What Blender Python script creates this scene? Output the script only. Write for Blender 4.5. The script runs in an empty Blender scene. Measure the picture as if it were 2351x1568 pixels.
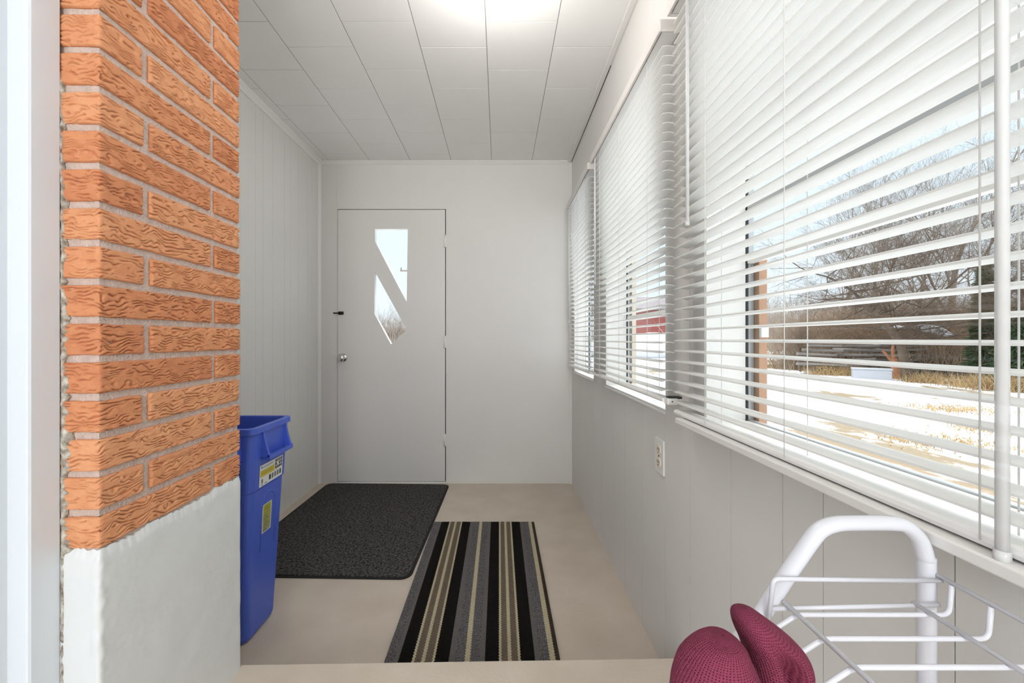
import bpy, bmesh, math, random
import numpy as np
from mathutils import Vector, Matrix

random.seed(7)
RNG = np.random.default_rng(11)
SC = bpy.context.scene
COL = SC.collection
F = 938.0
VX, VY, EYE = 1146.0, 778.0, 1.074
WX = 0.537          # right wall plane
LX = -1.34          # left wall plane
BY = 3.035          # back wall plane
BX = -0.728         # brick face plane
CEIL = 2.391
STEP = 0.15


def PX(px, py, d):
    """a pixel of the photograph at depth d -> world point"""
    return Vector(((px - VX) / F * d, d, EYE - (py - VY) / F * d))


# ------------------------------------------------------------------ materials
def nodes(name):
    m = bpy.data.materials.new(name)
    m.use_nodes = True
    nt = m.node_tree
    return m, nt, nt.nodes['Principled BSDF']


def s2l(c):
    return tuple((v / 12.92 if v <= 0.04045 else ((v + 0.055) / 1.055) ** 2.4) for v in [x / 255 for x in c]) + (1,)


def mat(name, rgb, rough=0.6, metal=0.0, var=0.0, vscale=20.0, bump=0.0, bscale=60.0, stretch=(1, 1, 1), rgb2=None, spec=0.5, detail=4):
    m, nt, b = nodes(name)
    b.inputs['Roughness'].default_value = rough
    b.inputs['Metallic'].default_value = metal
    b.inputs['Specular IOR Level'].default_value = spec
    c1 = s2l(rgb)
    b.inputs['Base Color'].default_value = c1
    tc = nt.nodes.new('ShaderNodeTexCoord')
    mp = nt.nodes.new('ShaderNodeMapping')
    mp.inputs['Scale'].default_value = stretch
    nt.links.new(tc.outputs['Object'], mp.inputs['Vector'])
    if var > 0 or rgb2:
        n = nt.nodes.new('ShaderNodeTexNoise')
        n.inputs['Scale'].default_value = vscale
        n.inputs['Detail'].default_value = detail
        nt.links.new(mp.outputs['Vector'], n.inputs['Vector'])
        r = nt.nodes.new('ShaderNodeValToRGB')
        r.color_ramp.elements[0].position = 0.3
        r.color_ramp.elements[1].position = 0.7
        if rgb2:
            r.color_ramp.elements[0].color = s2l(rgb2)
            r.color_ramp.elements[1].color = c1
        else:
            r.color_ramp.elements[0].color = tuple(v * (1 - var) for v in c1[:3]) + (1,)
            r.color_ramp.elements[1].color = tuple(min(1, v * (1 + var)) for v in c1[:3]) + (1,)
        nt.links.new(n.outputs['Fac'], r.inputs['Fac'])
        nt.links.new(r.outputs['Color'], b.inputs['Base Color'])
    if bump > 0:
        n2 = nt.nodes.new('ShaderNodeTexNoise')
        n2.inputs['Scale'].default_value = bscale
        n2.inputs['Detail'].default_value = 5
        nt.links.new(mp.outputs['Vector'], n2.inputs['Vector'])
        bp = nt.nodes.new('ShaderNodeBump')
        bp.inputs['Strength'].default_value = bump
        bp.inputs['Distance'].default_value = 0.01
        nt.links.new(n2.outputs['Fac'], bp.inputs['Height'])
        nt.links.new(bp.outputs['Normal'], b.inputs['Normal'])
    return m


M = {}
M['wall'] = mat('wall_paint', (224, 222, 218), 0.55, var=0.012, vscale=3, bump=0.04, bscale=40)
M['ceil'] = mat('ceiling_tile', (240, 239, 236), 0.7, var=0.01, vscale=5)
M['groove'] = mat('ceiling_groove', (150, 147, 142), 0.9)
M['trim'] = mat('white_trim', (232, 230, 226), 0.4)
M['casing'] = mat('casing_paint', (220, 226, 231), 0.35, var=0.01, vscale=4)
M['door'] = mat('door_paint', (224, 222, 218), 0.42, var=0.012, vscale=2)
M['floor'] = mat('concrete_floor', (208, 196, 181), 0.62, rgb2=(196, 183, 167), vscale=5, bump=0.08, bscale=90, detail=8)
M['step'] = mat('concrete_step', (210, 199, 184), 0.62, rgb2=(199, 187, 171), vscale=6, bump=0.10, bscale=90, detail=8)
M['parge'] = mat('painted_parging', (221, 224, 224), 0.38, var=0.012, vscale=8, bump=0.05, bscale=70)
M['caulk'] = mat('old_caulk', (212, 208, 196), 0.8, rgb2=(120, 104, 88), vscale=90, bump=0.5, bscale=120)
M['mortar'] = mat('mortar', (202, 182, 170), 0.95, var=0.12, vscale=60, bump=0.5, bscale=200)
M['black'] = mat('gap_shade_black', (22, 20, 18), 0.9)
M['dark_fill'] = mat('dark_grey_fill', (58, 58, 58), 0.7)
M['alu_and_shade'] = mat('aluminium_and_shade', (186, 190, 192), 0.35, 0.35)
M['palewood'] = mat('pale_wood', (206, 190, 172), 0.6, var=0.08, vscale=30, stretch=(1, 1, 0.1))
M['woodtrim'] = mat('brown_wood', (172, 130, 100), 0.6, var=0.12, vscale=30, stretch=(1, 1, 0.1))
M['chrome'] = mat('chrome', (215, 214, 210), 0.16, 1.0)
M['darkmetal'] = mat('dark_metal', (70, 62, 52), 0.35, 0.9)
M['ivory'] = mat('ivory_plastic', (232, 218, 204), 0.35)
M['rackwhite'] = mat('rack_enamel', (224, 225, 231), 0.22)
M['bin'] = mat('blue_plastic', (78, 106, 212), 0.38, bump=0.05, bscale=200)
M['lab_white'] = mat('label_white', (236, 238, 234), 0.4)
M['lab_yellow'] = mat('label_yellow', (222, 202, 70), 0.4)
M['lab_lime'] = mat('label_lime', (222, 226, 50), 0.4)
M['lab_black'] = mat('label_black', (28, 28, 30), 0.5)
M['lab_grey'] = mat('label_grey', (120, 124, 124), 0.5)
M['lab_green'] = mat('label_green', (46, 96, 70), 0.5)
M['lab_blue'] = mat('label_cyan', (30, 110, 190), 0.5)
M['lab_ink'] = mat('label_ink', (120, 124, 30), 0.5)
M['cord'] = mat('white_cord', (228, 226, 222), 0.7)


def rug_mat(name, a, b, sc=260):
    return mat(name, a, 0.95, rgb2=b, vscale=sc, bump=0.7, bscale=sc, spec=0.1, detail=2)


M['mat'] = rug_mat('mat_fibre', (104, 102, 100), (22, 22, 22), 100)
M['matedge'] = mat('mat_rubber', (30, 29, 28), 0.8)
M['r_black'] = rug_mat('yarn_black', (32, 30, 28), (18, 17, 16))
M['r_cream'] = rug_mat('yarn_cream', (205, 194, 166), (180, 168, 138))
M['r_taupe'] = rug_mat('yarn_taupe', (124, 110, 94), (104, 92, 80))
M['r_grey'] = rug_mat('yarn_grey', (118, 114, 110), (100, 96, 94))
M['r_heather'] = rug_mat('yarn_heather', (128, 126, 126), (64, 62, 62), 220)
M['r_edge'] = rug_mat('yarn_binding', (76, 64, 56), (60, 52, 46))


def brick_mat():
    m, nt, b = nodes('rug_brick')
    b.inputs['Roughness'].default_value = 0.85
    b.inputs['Specular IOR Level'].default_value = 0.25
    at = nt.nodes.new('ShaderNodeAttribute')
    at.attribute_name = 'tone'
    tc = nt.nodes.new('ShaderNodeTexCoord')
    n = nt.nodes.new('ShaderNodeTexNoise')
    n.inputs['Scale'].default_value = 35
    n.inputs['Detail'].default_value = 6
    nt.links.new(tc.outputs['Object'], n.inputs['Vector'])
    ad = nt.nodes.new('ShaderNodeMath')
    ad.operation = 'MULTIPLY_ADD'
    ad.inputs[1].default_value = 0.55
    nt.links.new(n.outputs['Fac'], ad.inputs[0])
    nt.links.new(at.outputs['Fac'], ad.inputs[2])
    r = nt.nodes.new('ShaderNodeValToRGB')
    e = r.color_ramp.elements
    e[0].position = 0.15
    e[0].color = s2l((186, 116, 82))
    e[1].position = 0.95
    e[1].color = s2l((228, 168, 124))
    mid = r.color_ramp.elements.new(0.55)
    mid.color = s2l((210, 142, 100))
    nt.links.new(ad.outputs[0], r.inputs['Fac'])
    nt.links.new(r.outputs['Color'], b.inputs['Base Color'])
    n2 = nt.nodes.new('ShaderNodeTexNoise')
    n2.inputs['Scale'].default_value = 320
    n2.inputs['Detail'].default_value = 4
    nt.links.new(tc.outputs['Object'], n2.inputs['Vector'])
    bp = nt.nodes.new('ShaderNodeBump')
    bp.inputs['Strength'].default_value = 0.25
    bp.inputs['Distance'].default_value = 0.004
    nt.links.new(n2.outputs['Fac'], bp.inputs['Height'])
    nt.links.new(bp.outputs['Normal'], b.inputs['Normal'])
    return m


M['brick'] = brick_mat()


def slat_mat():
    m, nt, b = nodes('blind_vinyl')
    b.inputs['Base Color'].default_value = s2l((246, 246, 244))
    b.inputs['Roughness'].default_value = 0.35
    t = nt.nodes.new('ShaderNodeBsdfTranslucent')
    t.inputs['Color'].default_value = s2l((250, 248, 244))
    mx = nt.nodes.new('ShaderNodeMixShader')
    mx.inputs[0].default_value = 0.34
    out = nt.nodes['Material Output']
    nt.links.new(b.outputs[0], mx.inputs[1])
    nt.links.new(t.outputs[0], mx.inputs[2])
    nt.links.new(mx.outputs[0], out.inputs['Surface'])
    return m


M['slat'] = slat_mat()
M['rail'] = mat('blind_rail', (240, 238, 235), 0.35)
M['valance'] = mat('blind_valance', (226, 222, 217), 0.4)


def wand_mat():
    m, nt, b = nodes('clear_wand')
    b.inputs['Base Color'].default_value = s2l((232, 232, 230))
    b.inputs['Roughness'].default_value = 0.2
    t = nt.nodes.new('ShaderNodeBsdfTransparent')
    mx = nt.nodes.new('ShaderNodeMixShader')
    mx.inputs[0].default_value = 0.22
    nt.links.new(b.outputs[0], mx.inputs[1])
    nt.links.new(t.outputs[0], mx.inputs[2])
    nt.links.new(mx.outputs[0], nt.nodes['Material Output'].inputs['Surface'])
    return m


M['wand'] = wand_mat()


def glass_mat():
    m, nt, b = nodes('window_glass')
    nt.nodes.remove(b)
    t = nt.nodes.new('ShaderNodeBsdfTransparent')
    t.inputs['Color'].default_value = (0.96, 0.98, 0.98, 1)
    g = nt.nodes.new('ShaderNodeBsdfGlossy')
    g.inputs['Roughness'].default_value = 0.02
    lw = nt.nodes.new('ShaderNodeLayerWeight')
    pw = nt.nodes.new('ShaderNodeMath')
    pw.operation = 'POWER'
    pw.inputs[1].default_value = 5.0
    nt.links.new(lw.outputs['Facing'], pw.inputs[0])
    fr = nt.nodes.new('ShaderNodeMath')
    fr.operation = 'MULTIPLY_ADD'
    fr.inputs[1].default_value = 0.6
    fr.inputs[2].default_value = 0.02
    nt.links.new(pw.outputs[0], fr.inputs[0])
    mx = nt.nodes.new('ShaderNodeMixShader')
    nt.links.new(fr.outputs[0], mx.inputs[0])
    nt.links.new(t.outputs[0], mx.inputs[1])
    nt.links.new(g.outputs[0], mx.inputs[2])
    nt.links.new(mx.outputs[0], nt.nodes['Material Output'].inputs['Surface'])
    return m


M['glass'] = glass_mat()


def slipper_mat():
    m, nt, b = nodes('plum_mesh_knit')
    b.inputs['Roughness'].default_value = 0.85
    b.inputs['Specular IOR Level'].default_value = 0.2
    at = nt.nodes.new('ShaderNodeUVMap')
    mp = nt.nodes.new('ShaderNodeMapping')
    mp.inputs['Scale'].default_value = (62, 27, 1)
    nt.links.new(at.outputs[0], mp.inputs['Vector'])
    v = nt.nodes.new('ShaderNodeTexVoronoi')
    v.inputs['Randomness'].default_value = 0.15
    v.inputs['Scale'].default_value = 1.0
    nt.links.new(mp.outputs[0], v.inputs['Vector'])
    r = nt.nodes.new('ShaderNodeValToRGB')
    r.color_ramp.elements[0].position = 0.16
    r.color_ramp.elements[0].color = s2l((66, 20, 36))
    r.color_ramp.elements[1].position = 0.34
    r.color_ramp.elements[1].color = s2l((140, 60, 84))
    nt.links.new(v.outputs['Distance'], r.inputs['Fac'])
    nt.links.new(r.outputs['Color'], b.inputs['Base Color'])
    bp = nt.nodes.new('ShaderNodeBump')
    bp.inputs['Strength'].default_value = 0.6
    bp.inputs['Distance'].default_value = 0.003
    nt.links.new(v.outputs['Distance'], bp.inputs['Height'])
    nt.links.new(bp.outputs['Normal'], b.inputs['Normal'])
    return m


M['slipper'] = slipper_mat()
M['lining'] = mat('slipper_lining', (58, 28, 38), 0.95, bump=0.4, bscale=300)
M['sole'] = mat('slipper_sole', (225, 218, 214), 0.7)


def snow_mat():
    m, nt, b = nodes('snowy_ground')
    b.inputs['Roughness'].default_value = 0.9
    b.inputs['Specular IOR Level'].default_value = 0.1
    tc = nt.nodes.new('ShaderNodeTexCoord')
    mp = nt.nodes.new('ShaderNodeMapping')
    mp.inputs['Scale'].default_value = (1, 0.5, 1)
    mp.inputs['Location'].default_value = (3.1, 1.7, 0)
    mp.inputs['Rotation'].default_value = (0, 0, 0.7)
    nt.links.new(tc.outputs['Object'], mp.inputs['Vector'])
    n = nt.nodes.new('ShaderNodeTexNoise')
    n.inputs['Scale'].default_value = 0.45
    n.inputs['Detail'].default_value = 12
    n.inputs['Roughness'].default_value = 0.66
    nt.links.new(mp.outputs[0], n.inputs['Vector'])
    r = nt.nodes.new('ShaderNodeValToRGB')
    e = r.color_ramp.elements
    e[0].position = 0.405
    e[0].color = s2l((128, 116, 98))
    e[1].position = 0.455
    e[1].color = s2l((208, 210, 214))
    nt.links.new(n.outputs['Fac'], r.inputs['Fac'])
    nt.links.new(r.outputs['Color'], b.inputs['Base Color'])
    bp = nt.nodes.new('ShaderNodeBump')
    bp.inputs['Strength'].default_value = 0.5
    bp.inputs['Distance'].default_value = 0.2
    nt.links.new(n.outputs['Fac'], bp.inputs['Height'])
    nt.links.new(bp.outputs['Normal'], b.inputs['Normal'])
    return m


M['snow'] = snow_mat()
M['snowlump'] = mat('snow', (222, 224, 228), 0.9)
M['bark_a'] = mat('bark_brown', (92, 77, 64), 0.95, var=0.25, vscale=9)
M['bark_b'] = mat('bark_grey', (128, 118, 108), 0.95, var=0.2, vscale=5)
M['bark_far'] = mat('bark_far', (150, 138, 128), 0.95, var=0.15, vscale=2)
M['bark_o'] = mat('bark_rusty', (176, 122, 88), 0.95, var=0.2, vscale=8)
M['grass'] = mat('dry_grass', (178, 150, 108), 0.95, var=0.25, vscale=3)
M['brush'] = mat('brush_twigs', (142, 120, 98), 0.95, var=0.3, vscale=2)
M['ever'] = mat('evergreen', (62, 84, 48), 0.95, var=0.35, vscale=4)
M['board'] = mat('weathered_board', (128, 122, 118), 0.95, var=0.3, vscale=4, stretch=(0.3, 1, 3))
M['redwall'] = mat('red_siding', (140, 64, 58), 0.8, var=0.08, vscale=3)
M['roofsnow'] = mat('grey_roof', (120, 114, 118), 0.9, var=0.1, vscale=2)
M['whitebox'] = mat('white_enamel', (182, 184, 190), 0.5)
M['pole'] = mat('pole_wood', (128, 116, 104), 0.9)


# ------------------------------------------------------------------ helpers
def setp(o, label=None, cat=None, group=None, kind=None):
    if label:
        o['label'] = label
    if cat:
        o['category'] = cat
    if group:
        o['group'] = group
    if kind:
        o['kind'] = kind
    return o


def empty(name, loc, label, cat, group=None):
    o = bpy.data.objects.new(name, None)
    o.empty_display_size = 0.05
    o.location = loc
    COL.objects.link(o)
    return setp(o, label, cat, group)


def link_mesh(name, me, mats, parent=None, smooth=False, origin=None):
    if not isinstance(mats, (list, tuple)):
        mats = [mats]
    for m in mats:
        me.materials.append(m)
    if smooth:
        me.polygons.foreach_set('use_smooth', [True] * len(me.polygons))
    if origin is not None:
        me.transform(Matrix.Translation(-Vector(origin)))
    o = bpy.data.objects.new(name, me)
    COL.objects.link(o)
    if origin is not None:
        o.location = origin
    if parent is not None:
        pw = Vector((0, 0, 0))
        q = parent
        while q is not None:
            pw += q.location
            q = q.parent
        o.parent = parent
        o.location = (Vector(origin) if origin is not None else Vector((0, 0, 0))) - pw
    return o


def obj(name, bm, mats, parent=None, smooth=False, origin=None):
    me = bpy.data.meshes.new(name)
    bmesh.ops.recalc_face_normals(bm, faces=bm.faces)
    bm.to_mesh(me)
    bm.free()
    return link_mesh(name, me, mats, parent, smooth, origin)


def box(bm, x0, x1, y0, y1, z0, z1, mi=0, bev=0.0):
    vs = [bm.verts.new(p) for p in ((x0, y0, z0), (x1, y0, z0), (x1, y1, z0), (x0, y1, z0), (x0, y0, z1), (x1, y0, z1), (x1, y1, z1), (x0, y1, z1))]
    fs = []
    for q in ((0, 3, 2, 1), (4, 5, 6, 7), (0, 1, 5, 4), (1, 2, 6, 5), (2, 3, 7, 6), (3, 0, 4, 7)):
        f = bm.faces.new([vs[i] for i in q])
        f.material_index = mi
        fs.append(f)
    if bev > 0:
        es = list({e for f in fs for e in f.edges})
        r = bmesh.ops.bevel(bm, geom=es, offset=bev, segments=2, profile=0.5, affect='EDGES')
        for f in r['faces']:
            f.material_index = mi
    return fs


def prism(bm, poly, axis, a, b, mi=0):
    """extrude a 2D polygon along an axis ('x': poly=(y,z); 'y': (x,z); 'z': (x,y))"""
    def pt(p, t):
        return (t, p[0], p[1]) if axis == 'x' else ((p[0], t, p[1]) if axis == 'y' else (p[0], p[1], t))
    A = [bm.verts.new(pt(p, a)) for p in poly]
    B = [bm.verts.new(pt(p, b)) for p in poly]
    n = len(poly)
    fs = [bm.faces.new(A), bm.faces.new(list(reversed(B)))]
    for i in range(n):
        fs.append(bm.faces.new((A[i], B[i], B[(i + 1) % n], A[(i + 1) % n])))
    for f in fs:
        f.material_index = mi
    return fs


def tube(bm, pts, r, n=8, cap=True, mi=0, closed=False):
    pts = [Vector(p) for p in pts]
    rs = r if isinstance(r, (list, tuple)) else [r] * len(pts)
    k = len(pts)
    rings = []
    up = None
    for i in range(k):
        if closed:
            t = (pts[(i + 1) % k] - pts[i - 1]).normalized()
        else:
            t = (pts[min(i + 1, k - 1)] - pts[max(i - 1, 0)]).normalized()
        if up is None:
            up = Vector((0, 0, 1)) if abs(t.z) < 0.9 else Vector((1, 0, 0))
        u = (up - t * up.dot(t)).normalized()
        v = t.cross(u)
        up = u
        rings.append([bm.verts.new(pts[i] + (u * math.cos(2 * math.pi * j / n) + v * math.sin(2 * math.pi * j / n)) * rs[i]) for j in range(n)])
    for i in range(k if closed else k - 1):
        a, b = rings[i], rings[(i + 1) % k]
        for j in range(n):
            f = bm.faces.new((a[j], a[(j + 1) % n], b[(j + 1) % n], b[j]))
            f.smooth = True
            f.material_index = mi
    if cap and not closed:
        bm.faces.new(list(reversed(rings[0]))).material_index = mi
        bm.faces.new(rings[-1]).material_index = mi


def smooth_path(pts, sub=8):
    pts = [Vector(p) for p in pts]
    out = []
    for i in range(len(pts) - 1):
        p0, p1, p2, p3 = pts[max(i - 1, 0)], pts[i], pts[i + 1], pts[min(i + 2, len(pts) - 1)]
        for s in range(sub):
            t = s / sub
            out.append(0.5 * ((2 * p1) + (p2 - p0) * t + (2 * p0 - 5 * p1 + 4 * p2 - p3) * t * t + (3 * p1 - p0 - 3 * p2 + p3) * t ** 3))
    out.append(pts[-1])
    return out


def round_corners(pts, r, n=5):
    pts = [Vector(p) for p in pts]
    out = [pts[0]]
    for i in range(1, len(pts) - 1):
        a, b, c = pts[i - 1], pts[i], pts[i + 1]
        d1, d2 = (a - b), (c - b)
        rr = min(r, d1.length * 0.45, d2.length * 0.45)
        p, q = b + d1.normalized() * rr, b + d2.normalized() * rr
        for k in range(n + 1):
            t = k / n
            out.append(p * (1 - t) ** 2 + b * 2 * t * (1 - t) + q * t * t)
    out.append(pts[-1])
    return out


def lathe(bm, prof, center, axis='z', n=24, mi=0):
    """prof: list of (r, t) along axis"""
    c = Vector(center)
    rings = []
    for r, t in prof:
        ring = []
        for j in range(n):
            a = 2 * math.pi * j / n
            ca, sa = math.cos(a) * r, math.sin(a) * r
            p = (ca, sa, t) if axis == 'z' else ((ca, t, sa) if axis == 'y' else (t, ca, sa))
            ring.append(bm.verts.new(c + Vector(p)))
        rings.append(ring)
    for i in range(len(rings) - 1):
        for j in range(n):
            f = bm.faces.new((rings[i][j], rings[i][(j + 1) % n], rings[i + 1][(j + 1) % n], rings[i + 1][j]))
            f.smooth = True
            f.material_index = mi
    bm.faces.new(rings[0]).material_index = mi
    bm.faces.new(rings[-1]).material_index = mi


def groove_wall(bm, plane, lo, hi, z0, z1, grooves, axis, inward, thick=0.05, gw=0.0018, gd=0.003):
    """a slab of panelling with V grooves on its room face.
    axis 'y': runs along y on plane x; axis 'x': runs along x on plane y. inward = sign of the room side."""
    prof = [(lo, 0.0)]
    for g in sorted(grooves):
        if lo + gw < g < hi - gw:
            prof += [(g - gw / 2, 0.0), (g - gw / 2, -gd), (g + gw / 2, -gd), (g + gw / 2, 0.0)]
    prof.append((hi, 0.0))
    pl = [(s, plane + inward * d) for s, d in prof] + [(hi, plane - inward * thick), (lo, plane - inward * thick)]
    if axis == 'y':
        pl = [(d, s) for s, d in pl]
    prism(bm, pl, 'z', z0, z1)


def vnoise(u, v, seed, su, sv):
    """smooth value noise sampled at arrays u, v"""
    rng = np.random.default_rng(seed)
    L = rng.random((64, 64))
    x, y = u / su, v / sv
    xi, yi = np.floor(x).astype(int), np.floor(y).astype(int)
    fx, fy = x - xi, y - yi
    fx, fy = fx * fx * (3 - 2 * fx), fy * fy * (3 - 2 * fy)
    a, b = L[xi % 64, yi % 64], L[(xi + 1) % 64, yi % 64]
    c, d = L[xi % 64, (yi + 1) % 64], L[(xi + 1) % 64, (yi + 1) % 64]
    return (a * (1 - fx) + b * fx) * (1 - fy) + (c * (1 - fx) + d * fx) * fy


# ------------------------------------------------------------------ ceiling
bm = bmesh.new()
cols = [-1.257, -0.957, -0.656, -0.3555, -0.0559, 0.2425]
edges = [LX] + cols + [WX]
box(bm, LX - 0.1, WX + 0.12, -1.3, BY + 0.06, CEIL + 0.0018, CEIL + 0.05, 1)
for i in range(len(edges) - 1):
    a, b = edges[i], edges[i + 1]
    ph = 1.696 if i % 2 == 1 else 1.845
    y = ph - 0.3042 * 10
    while y < BY:
        y0, y1 = max(y, -1.3), min(y + 0.3042, BY)
        if y1 > y0 + 0.01:
            g = 0.0014
            q = 0.0005
            t = bmesh.new()
            x0, x1, ya, yb = a + g, b - g, y0 + g, y1 - g
            lo = [bm.verts.new((px, py, CEIL)) for px, py in ((x0 + q, ya + q), (x1 - q, ya + q), (x1 - q, yb - q), (x0 + q, yb - q))]
            hi = [bm.verts.new((px, py, CEIL + 0.002)) for px, py in ((x0, ya), (x1, ya), (x1, yb), (x0, yb))]
            bm.faces.new(lo)
            for k in range(4):
                bm.faces.new((lo[k], lo[(k + 1) % 4], hi[(k + 1) % 4], hi[k]))
            t.free()
        y += 0.3042
setp(obj('ceiling', bm, [M['ceil'], M['groove']]), 'white ceiling of square tiles in staggered rows', kind='structure')

# ------------------------------------------------------------------ floor and step
bm = bmesh.new()
box(bm, LX - 0.1, WX + 0.15, 0.72, BY + 0.1, -0.12, 0.0)
setp(obj('floor', bm, M['floor']), 'beige painted concrete porch floor', kind='structure')
bm = bmesh.new()
poly = [(BX - 0.001, -1.3), (WX, -1.3), (WX, 1.188), (BX - 0.001, 1.163)]
fs = prism(bm, poly, 'z', 0.0, STEP)
es = [e for e in bm.edges if all(abs(v.co.z - STEP) < 1e-6 for v in e.verts) and all(v.co.y > 1.0 for v in e.verts)]
bmesh.ops.bevel(bm, geom=es, offset=0.006, segments=3, affect='EDGES')
setp(obj('step', bm, M['step']), 'beige concrete step in front of the camera', kind='structure')

# ------------------------------------------------------------------ left, back walls
bm = bmesh.new()
gr = [1.2 + k * 0.1016 + (0.03 if k % 3 == 1 else 0) for k in range(19)]
groove_wall(bm, LX, 1.14, BY + 0.05, 0.0, CEIL, gr, 'y', 1, 0.06, 0.0018, 0.0010)
setp(obj('wall_left', bm, M['wall']), 'pale grey grooved panelling on the left wall', kind='structure')

DX0, DX1, DZ0, DZ1 = -1.197, -0.401, 0.018, 2.032
bm = bmesh.new()
gb = [-1.207, -0.828, -0.20, 0.22]
groove_wall(bm, BY, LX - 0.05, DX0 - 0.004, 0.0, CEIL, gb, 'x', -1, 0.1, 0.0018, 0.0012)
groove_wall(bm, BY, DX1 + 0.006, WX + 0.1, 0.0, CEIL, gb, 'x', -1, 0.1, 0.0018, 0.0012)
groove_wall(bm, BY, DX0 - 0.004, DX1 + 0.006, DZ1 + 0.006, CEIL, gb, 'x', -1, 0.1, 0.0018, 0.0012)
setp(obj('wall_back', bm, M['wall']), 'pale grey panelled end wall around the door', kind='structure')

# door with its two slanted lights: a filled outline with two holes
def from_outline(name, loops, y0, y1):
    cu = bpy.data.curves.new(name, 'CURVE')
    cu.dimensions = '2D'
    cu.fill_mode = 'BOTH'
    cu.extrude = (y1 - y0) / 2
    for lp in loops:
        sp = cu.splines.new('POLY')
        sp.points.add(len(lp) - 1)
        for p, (x, z) in zip(sp.points, lp):
            p.co = (x, z, 0, 1)
        sp.use_cyclic_u = True
    tmp = bpy.data.objects.new('tmp', cu)
    COL.objects.link(tmp)
    dg = bpy.context.evaluated_depsgraph_get()
    me = bpy.data.meshes.new_from_object(tmp.evaluated_get(dg))
    bpy.data.objects.remove(tmp)
    bpy.data.curves.remove(cu)
    me.materials.clear()
    me.transform(Matrix.Translation((0, (y0 + y1) / 2, 0)) @ Matrix.Rotation(math.pi / 2, 4, 'X'))
    return me


def bp(px, py):
    return ((px - VX) / 309.0, EYE - (py - VY) / 309.0)


DF = BY - 0.004     # door face
up_l = [bp(861, 526), bp(936.5, 526), bp(934, 694), bp(861.5, 555)]
lo_l = [bp(860.5, 623), bp(934.5, 757), bp(898, 790.5), bp(860, 721)]
door_me = from_outline('door_1', [[(DX0, DZ0), (DX1, DZ0), (DX1, DZ1), (DX0, DZ1)], up_l, lo_l], DF, DF + 0.044)
door = setp(link_mesh('door_1', door_me, M['door'], origin=(DX0, DF, DZ0)), 'flat white exterior door with two slanted glass lights', kind='structure')
def inset_loop(lp, d):
    c = (sum(p[0] for p in lp) / len(lp), sum(p[1] for p in lp) / len(lp))
    return [(c[0] + (p[0] - c[0]) * (1 + d), c[1] + (p[1] - c[1]) * (1 + d)) for p in lp]
for lp in (up_l, lo_l):
    bm = bmesh.new()
    prism(bm, inset_loop(lp, 0.02), 'y', DF + 0.030, DF + 0.034)
    obj('pane', bm, M['glass'], door)
# knob
kx, kz = bp(789, 821)
bm = bmesh.new()
lathe(bm, [(0.030, 0.0), (0.031, -0.004), (0.024, -0.010), (0.010, -0.014), (0.010, -0.030), (0.018, -0.036), (0.026, -0.046), (0.027, -0.056), (0.022, -0.064), (0.010, -0.068), (0.001, -0.0685)], (kx, DF, kz), 'y')
kn = obj('door_knob', bm, M['chrome'], door)
kn['label'] = 'chrome door knob'
# barrel bolt across the gap
bx, bz = bp(781, 719)
bm = bmesh.new()
box(bm, bx - 0.012, bx + 0.028, DF - 0.004, DF, bz - 0.012, bz + 0.012, 0, 0.001)
tube(bm, [(bx - 0.045, DF - 0.011, bz), (bx + 0.024, DF - 0.011, bz)], 0.005, 8)
tube(bm, [(bx + 0.012, DF - 0.011, bz), (bx + 0.012, DF - 0.026, bz)], 0.004, 8)
for q in (-0.006, 0.022):
    tube(bm, [(bx + q, DF - 0.004, bz - 0.009), (bx + q, DF - 0.016, bz - 0.006), (bx + q, DF - 0.018, bz), (bx + q, DF - 0.016, bz + 0.006), (bx + q, DF - 0.004, bz + 0.009)], 0.0025, 6)
obj('sliding_bolt', bm, M['darkmetal'], door)['label'] = 'small dark sliding bolt'
for py in (554, 785, 1010):
    hx, hz = bp(1020.5, py)
    bm = bmesh.new()
    box(bm, hx - 0.012, hx + 0.012, DF - 0.003, DF + 0.001, hz - 0.045, hz + 0.045, 0, 0.0008)
    tube(bm, [(hx + 0.001, DF - 0.006, hz - 0.046), (hx + 0.001, DF - 0.006, hz + 0.046)], 0.005, 8)
    obj('hinge', bm, M['trim'], door)
# door stop behind the gaps and threshold
bm = bmesh.new()
box(bm, DX0 - 0.03, DX0 + 0.015, DF + 0.046, DF + 0.08, 0, DZ1 + 0.03)
box(bm, DX1 - 0.015, DX1 + 0.03, DF + 0.046, DF + 0.08, 0, DZ1 + 0.03)
box(bm, DX0 + 0.015, DX1 - 0.015, DF + 0.046, DF + 0.08, DZ1 - 0.015, DZ1 + 0.03)
obj('door_stop', bm, M['dark_fill'], door)
bm = bmesh.new()
box(bm, DX0 - 0.003, DX1 + 0.005, BY - 0.006, BY + 0.1, 0.0, 0.012, 0, 0.003)
obj('threshold', bm, M['trim'], door)

# trims
def quarter(bm, axis, p, q, a, b, s=0.02, sx=1, sz=-1):
    """cove strip: right angle corner at (p, q), legs of s towards sx, sz"""
    poly = [(p, q), (p + sx * s, q), (p + sx * s, q + sz * s * 0.22), (p + sx * s * 0.6, q + sz * s * 0.55), (p + sx * s * 0.22, q + sz * s), (p, q + sz * s)]
    prism(bm, poly, axis, a, b)
bm = bmesh.new()
quarter(bm, 'y', LX, CEIL, 1.14, BY, 0.03, 1, -1)
setp(obj('trim_1', bm, M['trim']), 'white cove strip along the ceiling over the left wall', kind='structure')
bm = bmesh.new()
quarter(bm, 'x', BY, CEIL, LX, WX, 0.022, -1, -1)
setp(obj('trim_2', bm, M['trim']), 'white cove strip along the ceiling over the door', kind='structure')
bm = bmesh.new()
box(bm, WX - 0.030, WX - 0.004, -1.3, BY, CEIL - 0.012, CEIL, 0, 0.003)
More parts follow.
